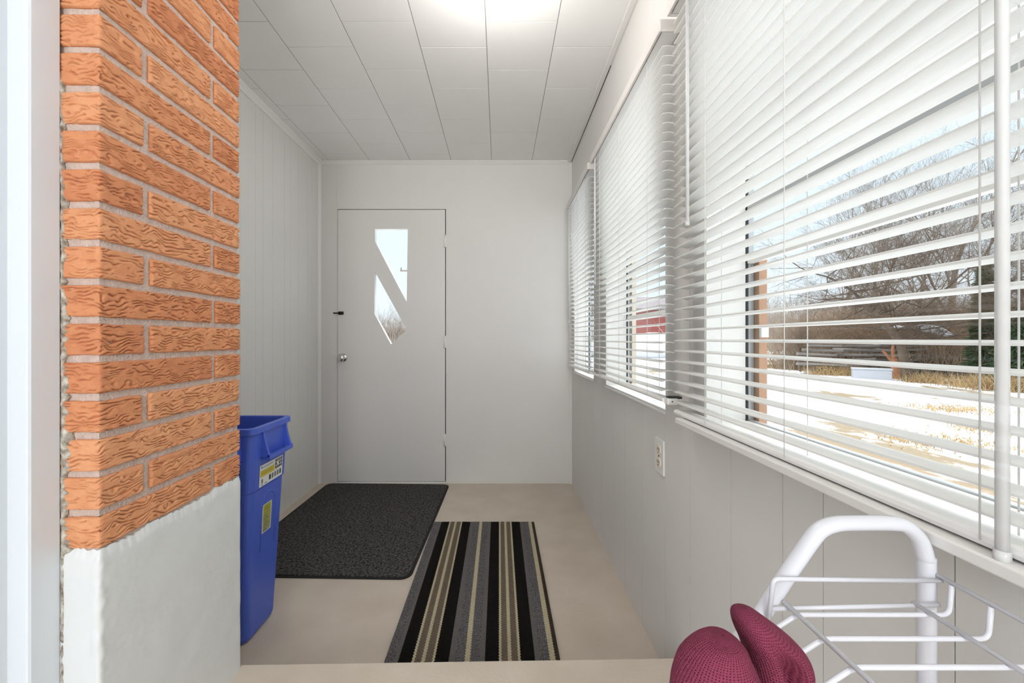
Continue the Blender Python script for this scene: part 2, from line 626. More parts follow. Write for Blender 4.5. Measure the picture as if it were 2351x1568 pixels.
box(bm, WX - 0.004, WX, -1.3, 1.95, CEIL - 0.012, CEIL)
box(bm, WX - 0.0045, WX - 0.0002, 1.951, BY - 0.02, CEIL - 0.0085, CEIL, 1)  # solid black strip painting the shade between trim and wall
setp(obj('trim_3', bm, [M['trim'], M['black']]), 'white strip along the ceiling over the windows', kind='structure')
bm = bmesh.new()
quarter(bm, 'z', LX, BY, 0, CEIL - 0.02, 0.018, 1, -1)
setp(obj('trim_4', bm, M['trim']), 'white corner bead left of the door', kind='structure')
bm = bmesh.new()
quarter(bm, 'z', WX, BY, 0, CEIL - 0.02, 0.016, -1, -1)
setp(obj('trim_5', bm, M['trim']), 'white corner bead between end wall and windows', kind='structure')

# ------------------------------------------------------------------ right wall with three openings
XO = 0.645
WIN = {'C': dict(y0=0.33, y1=1.063, zb=0.862), 'B': dict(y0=1.318, y1=2.055, zb=0.846), 'A': dict(y0=2.32, y1=2.92, zb=0.846)}
ZT = 1.975
gr_r = [0.18, 0.29, 0.4815, 0.677, 0.774, 0.947, 1.15, 1.322, 1.53, 1.74, 1.93, 2.13, 2.33, 2.54, 2.75, 2.93]
bm = bmesh.new()
T = XO - WX
groove_wall(bm, WX, -1.3, 0.33, 0.0, ZT, gr_r, 'y', -1, T)
groove_wall(bm, WX, 0.33, 1.063, 0.0, 0.848, gr_r, 'y', -1, T)
groove_wall(bm, WX, 1.063, 1.318, 0.0, ZT, gr_r, 'y', -1, T)
groove_wall(bm, WX, 1.318, 2.055, 0.0, 0.832, gr_r, 'y', -1, T)
groove_wall(bm, WX, 2.055, 2.32, 0.0, ZT, gr_r, 'y', -1, T)
groove_wall(bm, WX, 2.32, 2.92, 0.0, 0.832, gr_r, 'y', -1, T)
groove_wall(bm, WX, 2.92, BY + 0.05, 0.0, ZT, gr_r, 'y', -1, T)
groove_wall(bm, WX, -1.3, BY + 0.05, ZT, CEIL, [], 'y', -1, T)
setp(obj('wall_right', bm, M['wall']), 'pale grey grooved panelling under and between the windows', kind='structure')

WLAB = {'A': 'far white window beside the end wall', 'B': 'middle white window in the right wall', 'C': 'near large white window in the right wall'}
for n, (k, rails) in enumerate((('A', [(1.066, 1.084)]), ('B', [(1.163, 1.187), (1.40, 1.416)]), ('C', [(1.268, 1.292), (1.392, 1.424)]))):
    w = WIN[k]
    y0, y1, zb = w['y0'], w['y1'], w['zb']
    bm = bmesh.new()
    # jamb lining
    for a, b in ((y0, y0 + 0.003), (y1 - 0.003, y1)):
        box(bm, WX + 0.0005, XO - 0.006, a, b, zb, ZT - 0.0005)
    box(bm, WX + 0.0005, XO - 0.006, y0 + 0.003, y1 - 0.003, ZT - 0.012, ZT - 0.0005)
    fr = setp(obj('window_%d' % (n + 1), bm, M['trim']), WLAB[k], kind='structure')
    bm = bmesh.new()
    xf = 0.473 if k == 'C' else WX - 0.0005
    ya, yb = (y0 - 0.035, y1 + 0.037) if k == 'C' else (y0, y1)
    if k == 'C':
        box(bm, xf, WX - 0.001, ya, yb, zb - 0.014, zb, 0, 0.002)
        box(bm, WX - 0.001, XO, y0 + 0.001, y1 - 0.001, zb - 0.0135, zb)
    else:
        box(bm, xf, XO, ya + 0.001, yb - 0.001, zb - 0.0135, zb)
        box(bm, xf - 0.006, xf, ya, yb, zb - 0.016, zb - 0.008, 0, 0.001)
    obj('sill', bm, M['trim'], fr)
    # dark strips painting the shade of the gap, aluminium frame
    bm = bmesh.new()
    for a, b in ((y0, y0 + 0.004), (y1 - 0.004, y1)):
        box(bm, XO - 0.0055, XO - 0.001, a, b, zb, ZT - 0.013)
    obj('dark_fill', bm, M['dark_fill'], fr)
    bm = bmesh.new()
    for a, b in ((y0 - 0.02, y0 + 0.006), (y1 - 0.006, y1 + 0.02)):
        box(bm, XO + 0.0005, XO + 0.014, a, b, zb - 0.03, ZT + 0.03)
    for a, b in ((zb - 0.03, zb + 0.003), (ZT - 0.02, ZT + 0.03)):
        box(bm, XO + 0.0005, XO + 0.014, y0 + 0.006, y1 - 0.006, a, b)
    obj('sash_frame', bm, M['alu_and_shade'], fr)
    for ri, (a, b) in enumerate(rails):
        bm = bmesh.new()
        box(bm, XO - 0.004, XO + 0.012, y0 + 0.0065, y1 - 0.0065, a, b, 0, 0.002)
        obj('meeting_rail', bm, M['alu_and_shade'] if ri == 1 else M['trim'], fr)  # upper rail coloured grey for its backlit shade
    bm = bmesh.new()
    box(bm, XO + 0.006, XO + 0.009, y0 + 0.004, y1 - 0.004, zb + 0.01, ZT - 0.02)
    obj('pane', bm, M['glass'], fr)
    if k == 'C':
        bm = bmesh.new()
        box(bm, XO + 0.0145, XO + 0.033, y1 - 0.036, y1 - 0.0265, EYE + 0.004, EYE + 0.036, 0, 0.001)
        obj('latch', bm, M['trim'], fr)
    if k != 'A':
        bm = bmesh.new()
        zt = 1.286 if k == 'C' else ZT
        box(bm, XO + 0.015, XO + 0.035, y1 - 0.026, y1 + 0.02, zb - 0.02, zt)
        obj('outer_wood_stop', bm, M['woodtrim'] if k == 'C' else M['palewood'], fr)['label'] = 'bare brown wood strip' if k == 'C' else 'pale wood strip'

# ------------------------------------------------------------------ blinds
def blind(label, y_far, y_near, z_bot, pitch, ladders, wands, group):
    root = empty('venetian_blind', (WX, (y_far + y_near) / 2, 2.0), label, 'blind', group)
    xf, xb = 0.488, 0.5245
    zt0, zt1 = 1.984, 2.020
    bm = bmesh.new()
    box(bm, 0.474, 0.481, y_near, y_far, zt0, zt1, 0, 0.0015)
    box(bm, 0.481, WX - 0.001, y_near, y_near + 0.006, zt0, zt1, 0, 0.001)
    box(bm, 0.481, WX - 0.001, y_far - 0.006, y_far, zt0, zt1, 0, 0.001)
    obj('valance', bm, M['valance'], root)
    bm = bmesh.new()
    box(bm, 0.486, WX - 0.001, y_near + 0.008, y_far - 0.008, zt0 + 0.004, zt1 - 0.004)
    obj('headrail', bm, M['rail'], root)
    a, b = y_near + 0.014, y_far - 0.014
    # slats: gently crowned strips, one mesh
    bm = bmesh.new()
    z = z_bot + pitch
    xm, hw = (xf + xb) / 2, (xb - xf) / 2
    prof = []
    N = 6
    for i in range(N + 1):
        s = -1 + 2 * i / N
        prof.append((xm + s * hw, 0.0032 * (1 - s * s)))
    back = [(p[0], p[1] - 0.0026) for p in reversed(prof)]
    while z < zt0 - 0.012:
        tl = random.uniform(-0.0006, 0.0006)
        poly = [(p[0], z + p[1] - 0.0005 + tl) for p in prof] + [(p[0], z + p[1] - 0.0005 + tl) for p in back]
        fs = prism(bm, poly, 'y', a, b)
        for f in fs[2:]:
            f.smooth = False
        z += pitch
    sl = obj('slats', bm, M['slat'], root)
    bm = bmesh.new()
    poly = []
    for i in range(12):
        t = 2 * math.pi * i / 12
        poly.append((xm + (hw + 0.001) * (abs(math.cos(t)) ** 0.6) * math.copysign(1, math.cos(t)), z_bot + 0.0075 * (abs(math.sin(t)) ** 0.6) * math.copysign(1, math.sin(t))))
    prism(bm, poly, 'y', a, b)
    br = obj('bottom_rail', bm, M['rail'], root)
    for ly in ladders:
        bm = bmesh.new()
        for x in (xf - 0.0015, xb + 0.0015):
            tube(bm, [(x, ly, z_bot), (x, ly, zt0 + 0.01)], 0.0009, 5)
        obj('ladder_cord', bm, M['cord'], root)
    for wy, wz in wands:
        bm = bmesh.new()
        tube(bm, [(0.4815, wy, zt0 - 0.01), (0.4815, wy, wz)], 0.005, 6)
        tube(bm, [(0.4815, wy, wz), (0.4815, wy, wz - 0.012)], 0.0062, 6)
        wd = obj('tilt_wand', bm, M['wand'], root)
        bm = bmesh.new()
        tube(bm, smooth_path([(0.490, wy, zt0 + 0.006), (0.4835, wy, zt0 + 0.002), (0.4815, wy, zt0 - 0.012)]), 0.002, 6)
        obj('hook', bm, M['cord'], wd)
    return root

BG = 'white venetian blinds along the right wall'
P0 = 0.0286
bA = blind('far narrow white venetian blind beside the end wall', 2.887, 2.19, 0.889, P0, [2.30, 2.54, 2.78], [(2.82, 1.20)], BG)
bB = blind('middle white venetian blind between the near and far ones', 2.127, 1.208, 0.891, P0, [1.343, 1.66, 1.98], [(2.055, 1.36)], BG)
bC = blind('near large white venetian blind, its bottom rail on the sill', 1.155, 0.235, 0.8705, P0, [0.966, 0.697, 0.4135], [(1.045, 1.375), (0.391, 0.872)], BG)
# hold-down bracket at the near end of the middle blind's bottom rail
bm = bmesh.new()
box(bm, 0.494, 0.524, 1.198, 1.2215, 0.880, 0.899, 0, 0.0015)
box(bm, 0.524, WX, 1.20, 1.2215, 0.884, 0.897)
tube(bm, [(0.508, 1.1975, 0.890), (0.508, 1.1990, 0.890)], 0.0022, 8, mi=1)
box(bm, 0.499, WX, 1.200, 1.2215, 0.899, 0.9035, 1)
obj('hold_down_bracket', bm, [M['rail'], M['dark_fill']], bB)

# ------------------------------------------------------------------ wall outlet
oy0, oy1, oz0, oz1 = 1.322, 1.395, 0.628, 0.742
root = empty('wall_outlet', (WX, (oy0 + oy1) / 2, oz0), 'ivory double wall outlet below the middle window', 'outlet')
bm = bmesh.new()
box(bm, WX - 0.006, WX + 0.001, oy0, oy1, oz0, oz1, 0, 0.002)
obj('cover_plate', bm, M['trim'], root)
ym, zm = (oy0 + oy1) / 2, (oz0 + oz1) / 2
for s in (-1, 1):
    bm = bmesh.new()
    zc = zm + s * 0.021
    lathe(bm, [(0.0172, -0.0085), (0.0172, 0.0)], (WX, ym, zc), 'x', 20)
    for q in (-0.006, 0.006):
        box(bm, WX - 0.0092, WX - 0.0083, ym + q - 0.0011, ym + q + 0.0011, zc - 0.002, zc + 0.007, 1)
    lathe(bm, [(0.0025, -0.0091), (0.0025, -0.0084)], (WX, ym, zc - 0.009), 'x', 8, 1)
    obj('socket', bm, [M['ivory'], M['lab_black']], root)
bm = bmesh.new()
lathe(bm, [(0.0032, -0.0072), (0.0032, -0.005)], (WX, ym, zm), 'x', 10)
obj('screw', bm, M['darkmetal'], root)

# ------------------------------------------------------------------ brick corner
Y1, Y2 = 0.744, 1.1496
CP = 0.0707
BASE = 0.684
RC = 0.006
FRONT = 0.12            # how far the corner bricks run behind the casing

def path_pt(u):
    """arc length along the plan of the corner -> (pos, normal); u=0 at the corner, negative on the front face"""
    e = RC * 0.5
    x = np.where(u < 0, BX + u, BX)
    y = np.where(u < 0, Y1, Y1 + u)
    t = np.clip((u + e * 2) / (e * 4), 0, 1)
    ang = -math.pi / 2 + t * math.pi / 2
    nx, ny = np.cos(ang), np.sin(ang)
    rd = np.clip(1 - np.abs(u) / (2 * e), 0, 1) ** 2 * 0.002
    return np.stack([x - nx * rd, y - ny * rd], -1), np.stack([nx, ny], -1)

class GridMesh:
    def __init__(s):
        s.v, s.f, s.n, s.tone = [], [], 0, []
    def grid(s, P, tone=0.5):
        a, b = P.shape[:2]
        idx = (np.arange(a * b) + s.n).reshape(a, b)
        s.v.append(P.reshape(-1, 3))
        s.f.append(np.stack([idx[:-1, :-1], idx[1:, :-1], idx[1:, 1:], idx[:-1, 1:]], -1).reshape(-1, 4))
        s.tone.append(np.full(a * b, tone))
        s.n += a * b
        return idx
    def mesh(s, name):
        v, f, t = np.concatenate(s.v), np.concatenate(s.f), np.concatenate(s.tone)
        me = bpy.data.meshes.new(name)
        me.vertices.add(len(v))
        me.vertices.foreach_set('co', v.astype(np.float32).ravel())
        me.loops.add(f.size)
        me.loops.foreach_set('vertex_index', f.astype(np.int32).ravel())
        me.polygons.add(len(f))
        me.polygons.foreach_set('loop_start', np.arange(0, f.size, 4, dtype=np.int32))
        me.polygons.foreach_set('use_smooth', np.ones(len(f), dtype=bool))
        me.update(calc_edges=True)
        at = me.attributes.new('tone', 'FLOAT', 'POINT')
        at.data.foreach_set('value', t.astype(np.float32))
        me.validate()
        return me

def brick(gm, u0, u1, z0, z1, seed, rough=1.0):
    nu, nv = max(6, int((u1 - u0) / 0.0028)), 52
    uu = np.linspace(u0, u1, nu)
    vv = np.linspace(z0, z1, nv)
    U, V = np.meshgrid(uu, vv, indexing='ij')
    w1 = vnoise(U + 3, V + 5, seed, 0.030, 0.020) - 0.5
    w2 = vnoise(U + 1, V + 2, seed + 1, 0.010, 0.012) - 0.5
    ph = (V - z0) / 0.0076 + w1 * 2.6 + w2 * 1.1 + seed * 0.37
    r = np.abs((ph % 1.0) - 0.5) * 2
    msk = np.clip((vnoise(U, V, seed + 2, 0.016, 0.007) - 0.30) * 4, 0, 1)
    fade = np.ones_like(U)
    d = -0.0075 * np.exp(-(r / 0.23) ** 2) * msk * rough
    d += (vnoise(U, V, seed + 3, 0.012, 0.005) - 0.5) * 0.0016 * rough
    d += (vnoise(U, V, seed + 4, 0.004, 0.003) - 0.5) * 0.0005
    eu = np.minimum(U - u0, u1 - U)
    ev = np.minimum(V - z0, z1 - V)
    rr = 0.004
    for e in (eu, ev):
        q = np.clip(rr - e, 0, rr)
        d -= rr - np.sqrt(rr * rr - q * q)
    # wavy outline
    jit = (vnoise(U, V, seed + 5, 0.03, 0.03) - 0.5) * 0.002
    p, n = path_pt(U)
    V2 = V + jit
    P = np.concatenate([p + n * d[..., None], V2[..., None]], -1)
    gm.grid(P, tone=0.05 + 0.45 * np.random.default_rng(seed).random())
    # skirts back to the mortar
    for sl in (P[:, :1], P[:, -1:]):
        nn = np.concatenate([n[:, :1], np.zeros((nu, 1, 1))], -1)
        gm.grid(np.concatenate([sl, sl - nn * 0.02], 1), 0.2)
    for k in (0, -1):
        sl = P[k:k + 1] if k == 0 else P[-1:]
        nn = np.concatenate([n[k if k == 0 else -1][None], np.zeros((1, nv, 1))], -1)
        gm.grid(np.concatenate([sl, sl - nn * 0.02], 0), 0.2)

gm = GridMesh()
k = 0
z = BASE
LEN = Y2 - Y1
while z < CEIL - 0.01:
    z0, z1 = z + 0.0066, min(z + CP - 0.0066, CEIL - 0.004)
    sd = 100 + k * 17
    rg = 1.0 if k % 3 != 1 else 0.75
    o = random.uniform(-0.003, 0.003)
    if z1 > z0 + 0.02:
        if k % 2 == 0:
            brick(gm, -FRONT, 0.292 + o, z0, z1, sd, rg)
            brick(gm, 0.3065 + o, LEN + o, z0, z1, sd + 7, rg)
        else:
            brick(gm, -FRONT, 0.095 + o, z0, z1, sd, rg)
            brick(gm, 0.1105 + o, LEN + o, z0, z1, sd + 7, rg)
    z += CP
    k += 1
wall_b = bmesh.new()
box(wall_b, LX, BX - 0.0065, Y1 + 0.0065, Y2 - 0.004, 0.0, CEIL)
wb = setp(obj('wall_corner', wall_b, M['mortar']), 'orange rug-textured brick corner of the house, base painted white', kind='structure')
link_mesh('bricks', gm.mesh('bricks'), M['brick'], wb)
# painted base with a ragged upper edge
gm = GridMesh()
uu = np.linspace(-FRONT, LEN + 0.004, 230)
vv = np.linspace(0, 1, 150)
U, T_ = np.meshgrid(uu, vv, indexing='ij')
rag = (vnoise(uu + 2, uu * 0 + 1, 51, 0.022, 1) - 0.5) * 0.012 + (vnoise(uu + 2, uu * 0 + 1, 52, 0.006, 1) - 0.5) * 0.005
V = T_ * (BASE + 0.004 + rag)[:, None]
d = 0.0015 + (vnoise(U + 1, V, 61, 0.05, 0.05) - 0.5) * 0.0014 + (vnoise(U + 1, V, 62, 0.012, 0.012) - 0.5) * 0.0005
d += np.exp(-((U + 0.002) / 0.012) ** 2) * (vnoise(U, V, 63, 0.01, 0.012) - 0.35) * 0.004
d += np.clip((T_ - 0.975) / 0.025, 0, 1) * (-0.004)
d -= np.clip((U - (LEN - 0.006)) / 0.010, 0, 1) ** 2 * 0.006
p, n = path_pt(U)
P = np.concatenate([p + n * d[..., None], V[..., None]], -1)
gm.grid(P)
top = P[:, -1:]
nn = np.concatenate([n[:, -1:], np.zeros((len(uu), 1, 1))], -1)
gm.grid(np.concatenate([top, top - nn * 0.02], 1))
end = P[-1:]
nn = np.concatenate([n[-1:], np.zeros((1, len(vv), 1))], -1)
gm.grid(np.concatenate([end, end - nn * 0.03], 0))
pb = link_mesh('painted_base', gm.mesh('painted_base'), M['parge'], wb)
pb['label'] = 'white painted smooth base'
# ragged caulk between bricks and casing
gm = GridMesh()
vv = np.linspace(STEP, 1.56, 420)
w = (0.002 + 0.026 * np.clip(vnoise(vv + 1, vv * 0, 71, 0.006, 1) * 0.5 + vnoise(vv + 3, vv * 0, 73, 0.03, 1) * 0.6 - 0.2, 0, 1)) * np.clip((1.62 - vv) / 0.7, 0.2, 1)
w = np.where(vv < BASE, 0.008, w)
rows = []
for t, h in ((0, 0.0005), (0.5, 0.0025), (0.85, 0.0015), (1.0, -0.006)):
    x = -0.7985 + w * t
    rows.append(np.stack([x, np.full_like(vv, Y1 - h) + (vnoise(vv, vv * 0 + t * 9, 72, 0.01, 1) - 0.5) * 0.003, vv], -1))
gm.grid(np.stack(rows, 0))
link_mesh('caulk_bead', gm.mesh('caulk_bead'), M['caulk'], wb)

# ------------------------------------------------------------------ white casing at the left edge
xr, x2, cy = -0.797, -0.8307, 0.692
bm = bmesh.new()
prof = [(xr, 0.741), (xr, cy + 0.004), (xr - 0.002, cy + 0.0008), (xr - 0.005, cy), (x2 + 0.002, cy), (x2, cy - 0.002), (x2, 0.640), (-0.98, 0.640), (-0.98, 0.741)]
prism(bm, prof, 'z', STEP, CEIL)
tube(bm, [(-0.8145, cy - 0.0006, 1.295), (-0.8145, cy + 0.002, 1.295)], 0.0026, 8)
setp(obj('trim_6', bm, M['casing']), 'white door casing at the left edge beside the bricks', kind='structure')
bm = bmesh.new()
box(bm, -1.06, -0.98, -1.3, 0.741, STEP, CEIL)
setp(obj('wall_near', bm, M['casing']), 'white wall beside the doorway at the left edge', kind='structure')

# ------------------------------------------------------------------ rugs
def rounded_rect(x0, x1, y0, y1, r, n=6):
    out = []
    for cx, cy_, a0 in ((x1 - r, y1 - r, 0), (x0 + r, y1 - r, 90), (x0 + r, y0 + r, 180), (x1 - r, y0 + r, 270)):
        for i in range(n + 1):
            a = math.radians(a0 + 90 * i / n)
            out.append((cx + r * math.cos(a), cy_ + r * math.sin(a)))
    return out

bm = bmesh.new()
hx, hy = 0.452, 0.592
outl = rounded_rect(-hx, hx, -hy, hy, 0.05)
prism(bm, outl, 'z', 0.0, 0.005, 1)
inn = rounded_rect(-hx + 0.012, hx - 0.012, -hy + 0.012, hy - 0.012, 0.04)
prism(bm, inn, 'z', 0.004, 0.009, 0)
o = obj('door_mat', bm, [M['mat'], M['matedge']])
o.location = (-0.832, 2.423, 0.0)
o.rotation_euler = (0, 0, math.radians(-1.6))
setp(o, 'large black fibre mat with rounded corners in front of the door', 'mat')

stripes = [(0, 'r_heather', 100), (100, 'r_grey', 145), (145, 'r_black', 290), (290, 'r_cream', 318), (318, 'r_taupe', 390), (390, 'r_cream', 428), (428, 'r_taupe', 505), (505, 'r_cream', 530),
           (530, 'r_black', 680), (680, 'r_grey', 742), (742, 'r_heather', 850), (850, 'r_cream', 905), (905, 'r_heather', 1010), (1010, 'r_grey', 1065), (1065, 'r_black', 1215), (1215, 'r_cream', 1242),
           (1242, 'r_taupe', 1310), (1310, 'r_cream', 1350), (1350, 'r_taupe', 1420), (1420, 'r_cream', 1447), (1447, 'r_black', 1600), (1600, 'r_grey', 1652), (1652, 'r_heather', 1760), (1760, 'r_cream', 1820), (1820, 'r_edge', 1868)]
rm = ['r_heather', 'r_grey', 'r_black', 'r_cream', 'r_taupe', 'r_edge']
RW, RY0, RY1 = 0.580, 1.215, 2.372
bm = bmesh.new()
ny = 180
def xedge(v, j, zig):
    x = -RW / 2 + v / 1868 * RW
    return x + (0.0016 if (j % 2) else -0.0016) * zig
zz = 0.0125
ys = [RY0 + (RY1 - RY0) * j / ny for j in range(ny + 1)]
cols_v = []
bounds = [s[0] for s in stripes] + [1868]
for i, b in enumerate(bounds):
    near_cream = (i < len(stripes) and stripes[i][1] == 'r_cream') or (i > 0 and stripes[i - 1][1] == 'r_cream')
    zig = 1 if near_cream else (0.25 if 0 < i < len(stripes) else 0)
    hgt = zz + (0.0006 if near_cream else 0)
    cols_v.append([bm.verts.new((xedge(b, j, zig), ys[j], hgt)) for j in range(ny + 1)])
for i, s in enumerate(stripes):
    mi = rm.index(s[1])
    for j in range(ny):
        bm.faces.new((cols_v[i][j], cols_v[i + 1][j], cols_v[i + 1][j + 1], cols_v[i][j + 1])).material_index = mi
# sides: the rug rests on the floor and rides over the mat's edge
for cv, sgn in ((cols_v[0], -1), (cols_v[-1], 1)):
    lowv = [bm.verts.new((v.co.x + sgn * 0.002, v.co.y, 0.0005)) for v in cv]
    for j in range(ny):
        bm.faces.new((cv[j], cv[j + 1], lowv[j + 1], lowv[j])).material_index = rm.index('r_edge')
for j in (0, ny):
    dy = -0.002 if j == 0 else 0.002
    lowv = [bm.verts.new((c[j].co.x, c[j].co.y + dy, 0.0005)) for c in cols_v]
    for i in range(len(cols_v) - 1):
        bm.faces.new((cols_v[i][j], cols_v[i + 1][j], lowv[i + 1], lowv[i])).material_index = rm.index('r_edge')
o = obj('striped_rug', bm, [M[m] for m in rm])
o.location = (-0.088, 0, 0)
setp(o, 'striped runner rug in black, grey, taupe and cream, overlapping the black mat', 'rug')

# ------------------------------------------------------------------ blue bin
bx1, bx0 = -0.846, -1.325
by0, by1 = 1.395, 1.640
root = empty('recycling_bin', ((bx0 + bx1) / 2, (by0 + by1) / 2, 0), 'tall slim blue plastic bin standing behind the brick corner', 'bin')

def rrect_ring(bm, x0, x1, y0, y1, z, r, n=5):
    return [bm.verts.new((p[0], p[1], z)) for p in rounded_rect(x0, x1, y0, y1, r, n)]

def bridge(bm, a, b):
    n = len(a)
    for j in range(n):
        f = bm.faces.new((a[j], a[(j + 1) % n], b[(j + 1) % n], b[j]))
        f.smooth = False

def inset_at(z):
    # taper from the rim to the foot
    return 0.036 * (1 - z / 0.745)
bm = bmesh.new()
rings = []
spec = [(0.0, 0.012), (0.006, 0.004), (0.02, 0.0), (0.30, 0.0), (0.535, 0.0), (0.541, -0.004), (0.62, -0.004), (0.742, -0.004), (0.745, -0.012), (0.764, -0.012), (0.766, -0.009), (0.766, 0.004), (0.762, 0.006), (0.50, 0.008), (0.03, 0.010)]
for z, e in spec:
    i = inset_at(min(z, 0.745)) + e
    rings.append(rrect_ring(bm, bx0 + i, bx1 - i, by0 + i * 0.8, by1 - i * 0.8, z, 0.026 if z < 0.74 else 0.022))
for a, b in zip(rings[:-1], rings[1:]):
    bridge(bm, a, b)
bm.faces.new(rings[0])
bm.faces.new(rings[-1])
body = obj('body', bm, M['bin'], root)

def flare(t):
    # outward reach of the handle fins: from the rim down to the lip
    return 0.006 + 0.026 * (t ** 1.4)
def handle(side):
    bm = bmesh.new()
    zt, zb = 0.748, 0.655
    N = 10
    if side == 'end':
        pos = [by0 + 0.060, by1 - 0.034]
        def pt(s, out, z):
            return Vector((bx1 - inset_at(z) + 0.003 + out, s, z))
    else:
        pos = [bx1 - 0.040, bx1 - 0.300]
        def pt(s, out, z):
            return Vector((s, by0 + inset_at(z) * 0.8 - 0.003 - out, z))
    th = 0.005
    for s in pos:
        for i in range(N):
            ta, tb = i / N, (i + 1) / N
            za, zb_ = zt + (zb - zt) * ta, zt + (zb - zt) * tb
            q = []
            for (t, z) in ((ta, za), (tb, zb_)):
                o_ = flare(t)
                q.append([bm.verts.new(pt(s + ds, oo, z)) for ds, oo in ((-th, -0.004), (-th, o_), (th, o_), (th, -0.004))])
            for j in range(4):
                bm.faces.new((q[0][j], q[0][(j + 1) % 4], q[1][(j + 1) % 4], q[1][j]))
    # lip bar across the bottom and floor of the pocket
    o1 = flare(1.0)
    for (oa, ob, za, zb2) in ((o1 - 0.006, o1 + 0.002, zb - 0.010, zb + 0.006), (-0.004, o1 - 0.006, zb - 0.010, zb - 0.005)):
        c = []
        for s in (min(pos) - th, max(pos) + th):
            c.append([bm.verts.new(pt(s, oo, z)) for oo, z in ((oa, za), (ob, za), (ob, zb2), (oa, zb2))])
        for j in range(4):
            bm.faces.new((c[0][j], c[0][(j + 1) % 4], c[1][(j + 1) % 4], c[1][j]))
        bm.faces.new(c[0])
        bm.faces.new(c[1])
    return obj('handle', bm, M['bin'], root)
handle('end')
handle('side')
# raised arch on the end face
bm = bmesh.new()
ac = (by0 + by1) / 2 + 0.008
pts = [(ac - 0.045, 0.30), (ac - 0.045, 0.455), (ac - 0.036, 0.49), (ac - 0.012, 0.507), (ac + 0.012, 0.507), (ac + 0.036, 0.49), (ac + 0.045, 0.455), (ac + 0.045, 0.30)]
tube(bm, [Vector((bx1 - inset_at(z) - 0.0005, y, z)) for y, z in round_corners([Vector((a, b, 0)) for a, b in pts], 0.02) and [(p.x, p.y) for p in round_corners([Vector((a, b, 0)) for a, b in pts], 0.02)]], 0.003, 6)
obj('arch_rib', bm, M['bin'], root)

def sticker(name, ya, yb, za, zb, off, cells, mats, lab):
    bm = bmesh.new()
    def q(u0, u1, v0, v1, mi, lift):
        y0, y1 = ya + (yb - ya) * u0, ya + (yb - ya) * u1
        z0, z1 = za + (zb - za) * v0, za + (zb - za) * v1
        P_ = [(y0, z0), (y1, z0), (y1, z1), (y0, z1)]
        f = bm.faces.new([bm.verts.new((bx1 - inset_at(z) + off + lift, y, z)) for y, z in P_])
        f.material_index = mi
    q(0, 1, 0, 1, 0, 0.0005)
    for c in cells:
        q(*c, 0.0009)
    o_ = obj(name, bm, mats, root)
    o_['label'] = lab
mats_l = [M['lab_white'], M['lab_yellow'], M['lab_black'], M['lab_grey'], M['lab_green'], M['lab_blue'], M['lab_ink']]
cells = [(0.03, 0.62, 0.44, 0.74, 1), (0.05, 0.10, 0.86, 0.93, 5), (0.12, 0.55, 0.86, 0.89, 3), (0.66, 1.0, 0.46, 0.98, 0), (0.06, 0.58, 0.56, 0.58, 6), (0.06, 0.48, 0.64, 0.66, 6)]
for i in range(4):
    for j in range(3):
        if (i, j) in ((1, 1),):
            continue
        cells.append((0.66 + i * 0.083, 0.66 + i * 0.083 + 0.062, 0.48 + j * 0.165, 0.48 + j * 0.165 + 0.135, 2))
for i in range(5):
    cells.append((0.40 + i * 0.115, 0.40 + i * 0.115 + 0.075, 0.12, 0.36, 2 if i == 0 else (4 if i == 4 else 3)))
cells += [(0.08, 0.14, 0.14, 0.34, 3), (0.08, 0.16, 0.04, 0.08, 3), (0.22, 0.32, 0.06, 0.10, 3)]
sticker('label', 1.447, 1.600, 0.545, 0.622, 0.0045, cells, mats_l, 'white and yellow sticker with black pictograms')
cl = [(0.0, 1.0, 0.0, 1.0, 0), (0.06, 0.94, 0.02, 0.98, 1)]
for i in range(9):
    v = 0.06 + i * 0.1
    cl.append((0.2, 0.55 + 0.25 * ((i * 37) % 5) / 5, v, v + 0.035, 2))
cl.append((0.3, 0.8, 0.80, 0.93, 2))
sticker('label', 1.484, 1.542, 0.364, 0.468, 0.0006, cl, [M['lab_white'], M['lab_lime'], M['lab_ink']], 'narrow lime yellow sticker with fine print')

# ------------------------------------------------------------------ wire shoe rack
DA = 0.45
root = empty('shoe_rack', (0.36, 0.24, STEP), 'white tube and wire shoe rack on the step under the near window', 'shoe rack')

def arch(d):
    px = [(1752, 1405), (1812, 1312), (1862, 1240), (1884, 1216), (1915, 1204), (1955, 1201), (2040, 1201), (2078, 1208), (2108, 1236), (2123, 1280), (2126, 1330)]
    pts = [PX(x, y, DA) for x, y in px]
    lo = pts[0] + (pts[0] - pts[1]).normalized() * 0.085
    full = [Vector((lo.x - 0.012, DA, STEP)), Vector((lo.x - 0.010, DA, lo.z - 0.14)), lo] + pts + [Vector((pts[-1].x, DA, 0.55)), Vector((pts[-1].x, DA, STEP))]
    sm = smooth_path(full, 8)
    return [Vector((p.x, d, p.z)) for p in sm]
def flat_tube(bm, pts, rw, rd, n=12):
    # oval tube lying in an xz plane: rw in the plane, rd along y
    rings = []
    k = len(pts)
    for i in range(k):
        t = (pts[min(i + 1, k - 1)] - pts[max(i - 1, 0)]).normalized()
        u = Vector((0, 1, 0))
        v = t.cross(u)
        rings.append([bm.verts.new(pts[i] + u * math.cos(2 * math.pi * j / n) * rd + v * math.sin(2 * math.pi * j / n) * rw) for j in range(n)])
    for i in range(k - 1):
        for j in range(n):
            f = bm.faces.new((rings[i][j], rings[i][(j + 1) % n], rings[i + 1][(j + 1) % n], rings[i + 1][j]))
            f.smooth = True
    bm.faces.new(rings[0])
    bm.faces.new(rings[-1])
for d in (DA, 0.02):
    bm = bmesh.new()
    flat_tube(bm, arch(d), 0.0076, 0.0095)
    obj('end_frame', bm, M['rackwhite'], root)

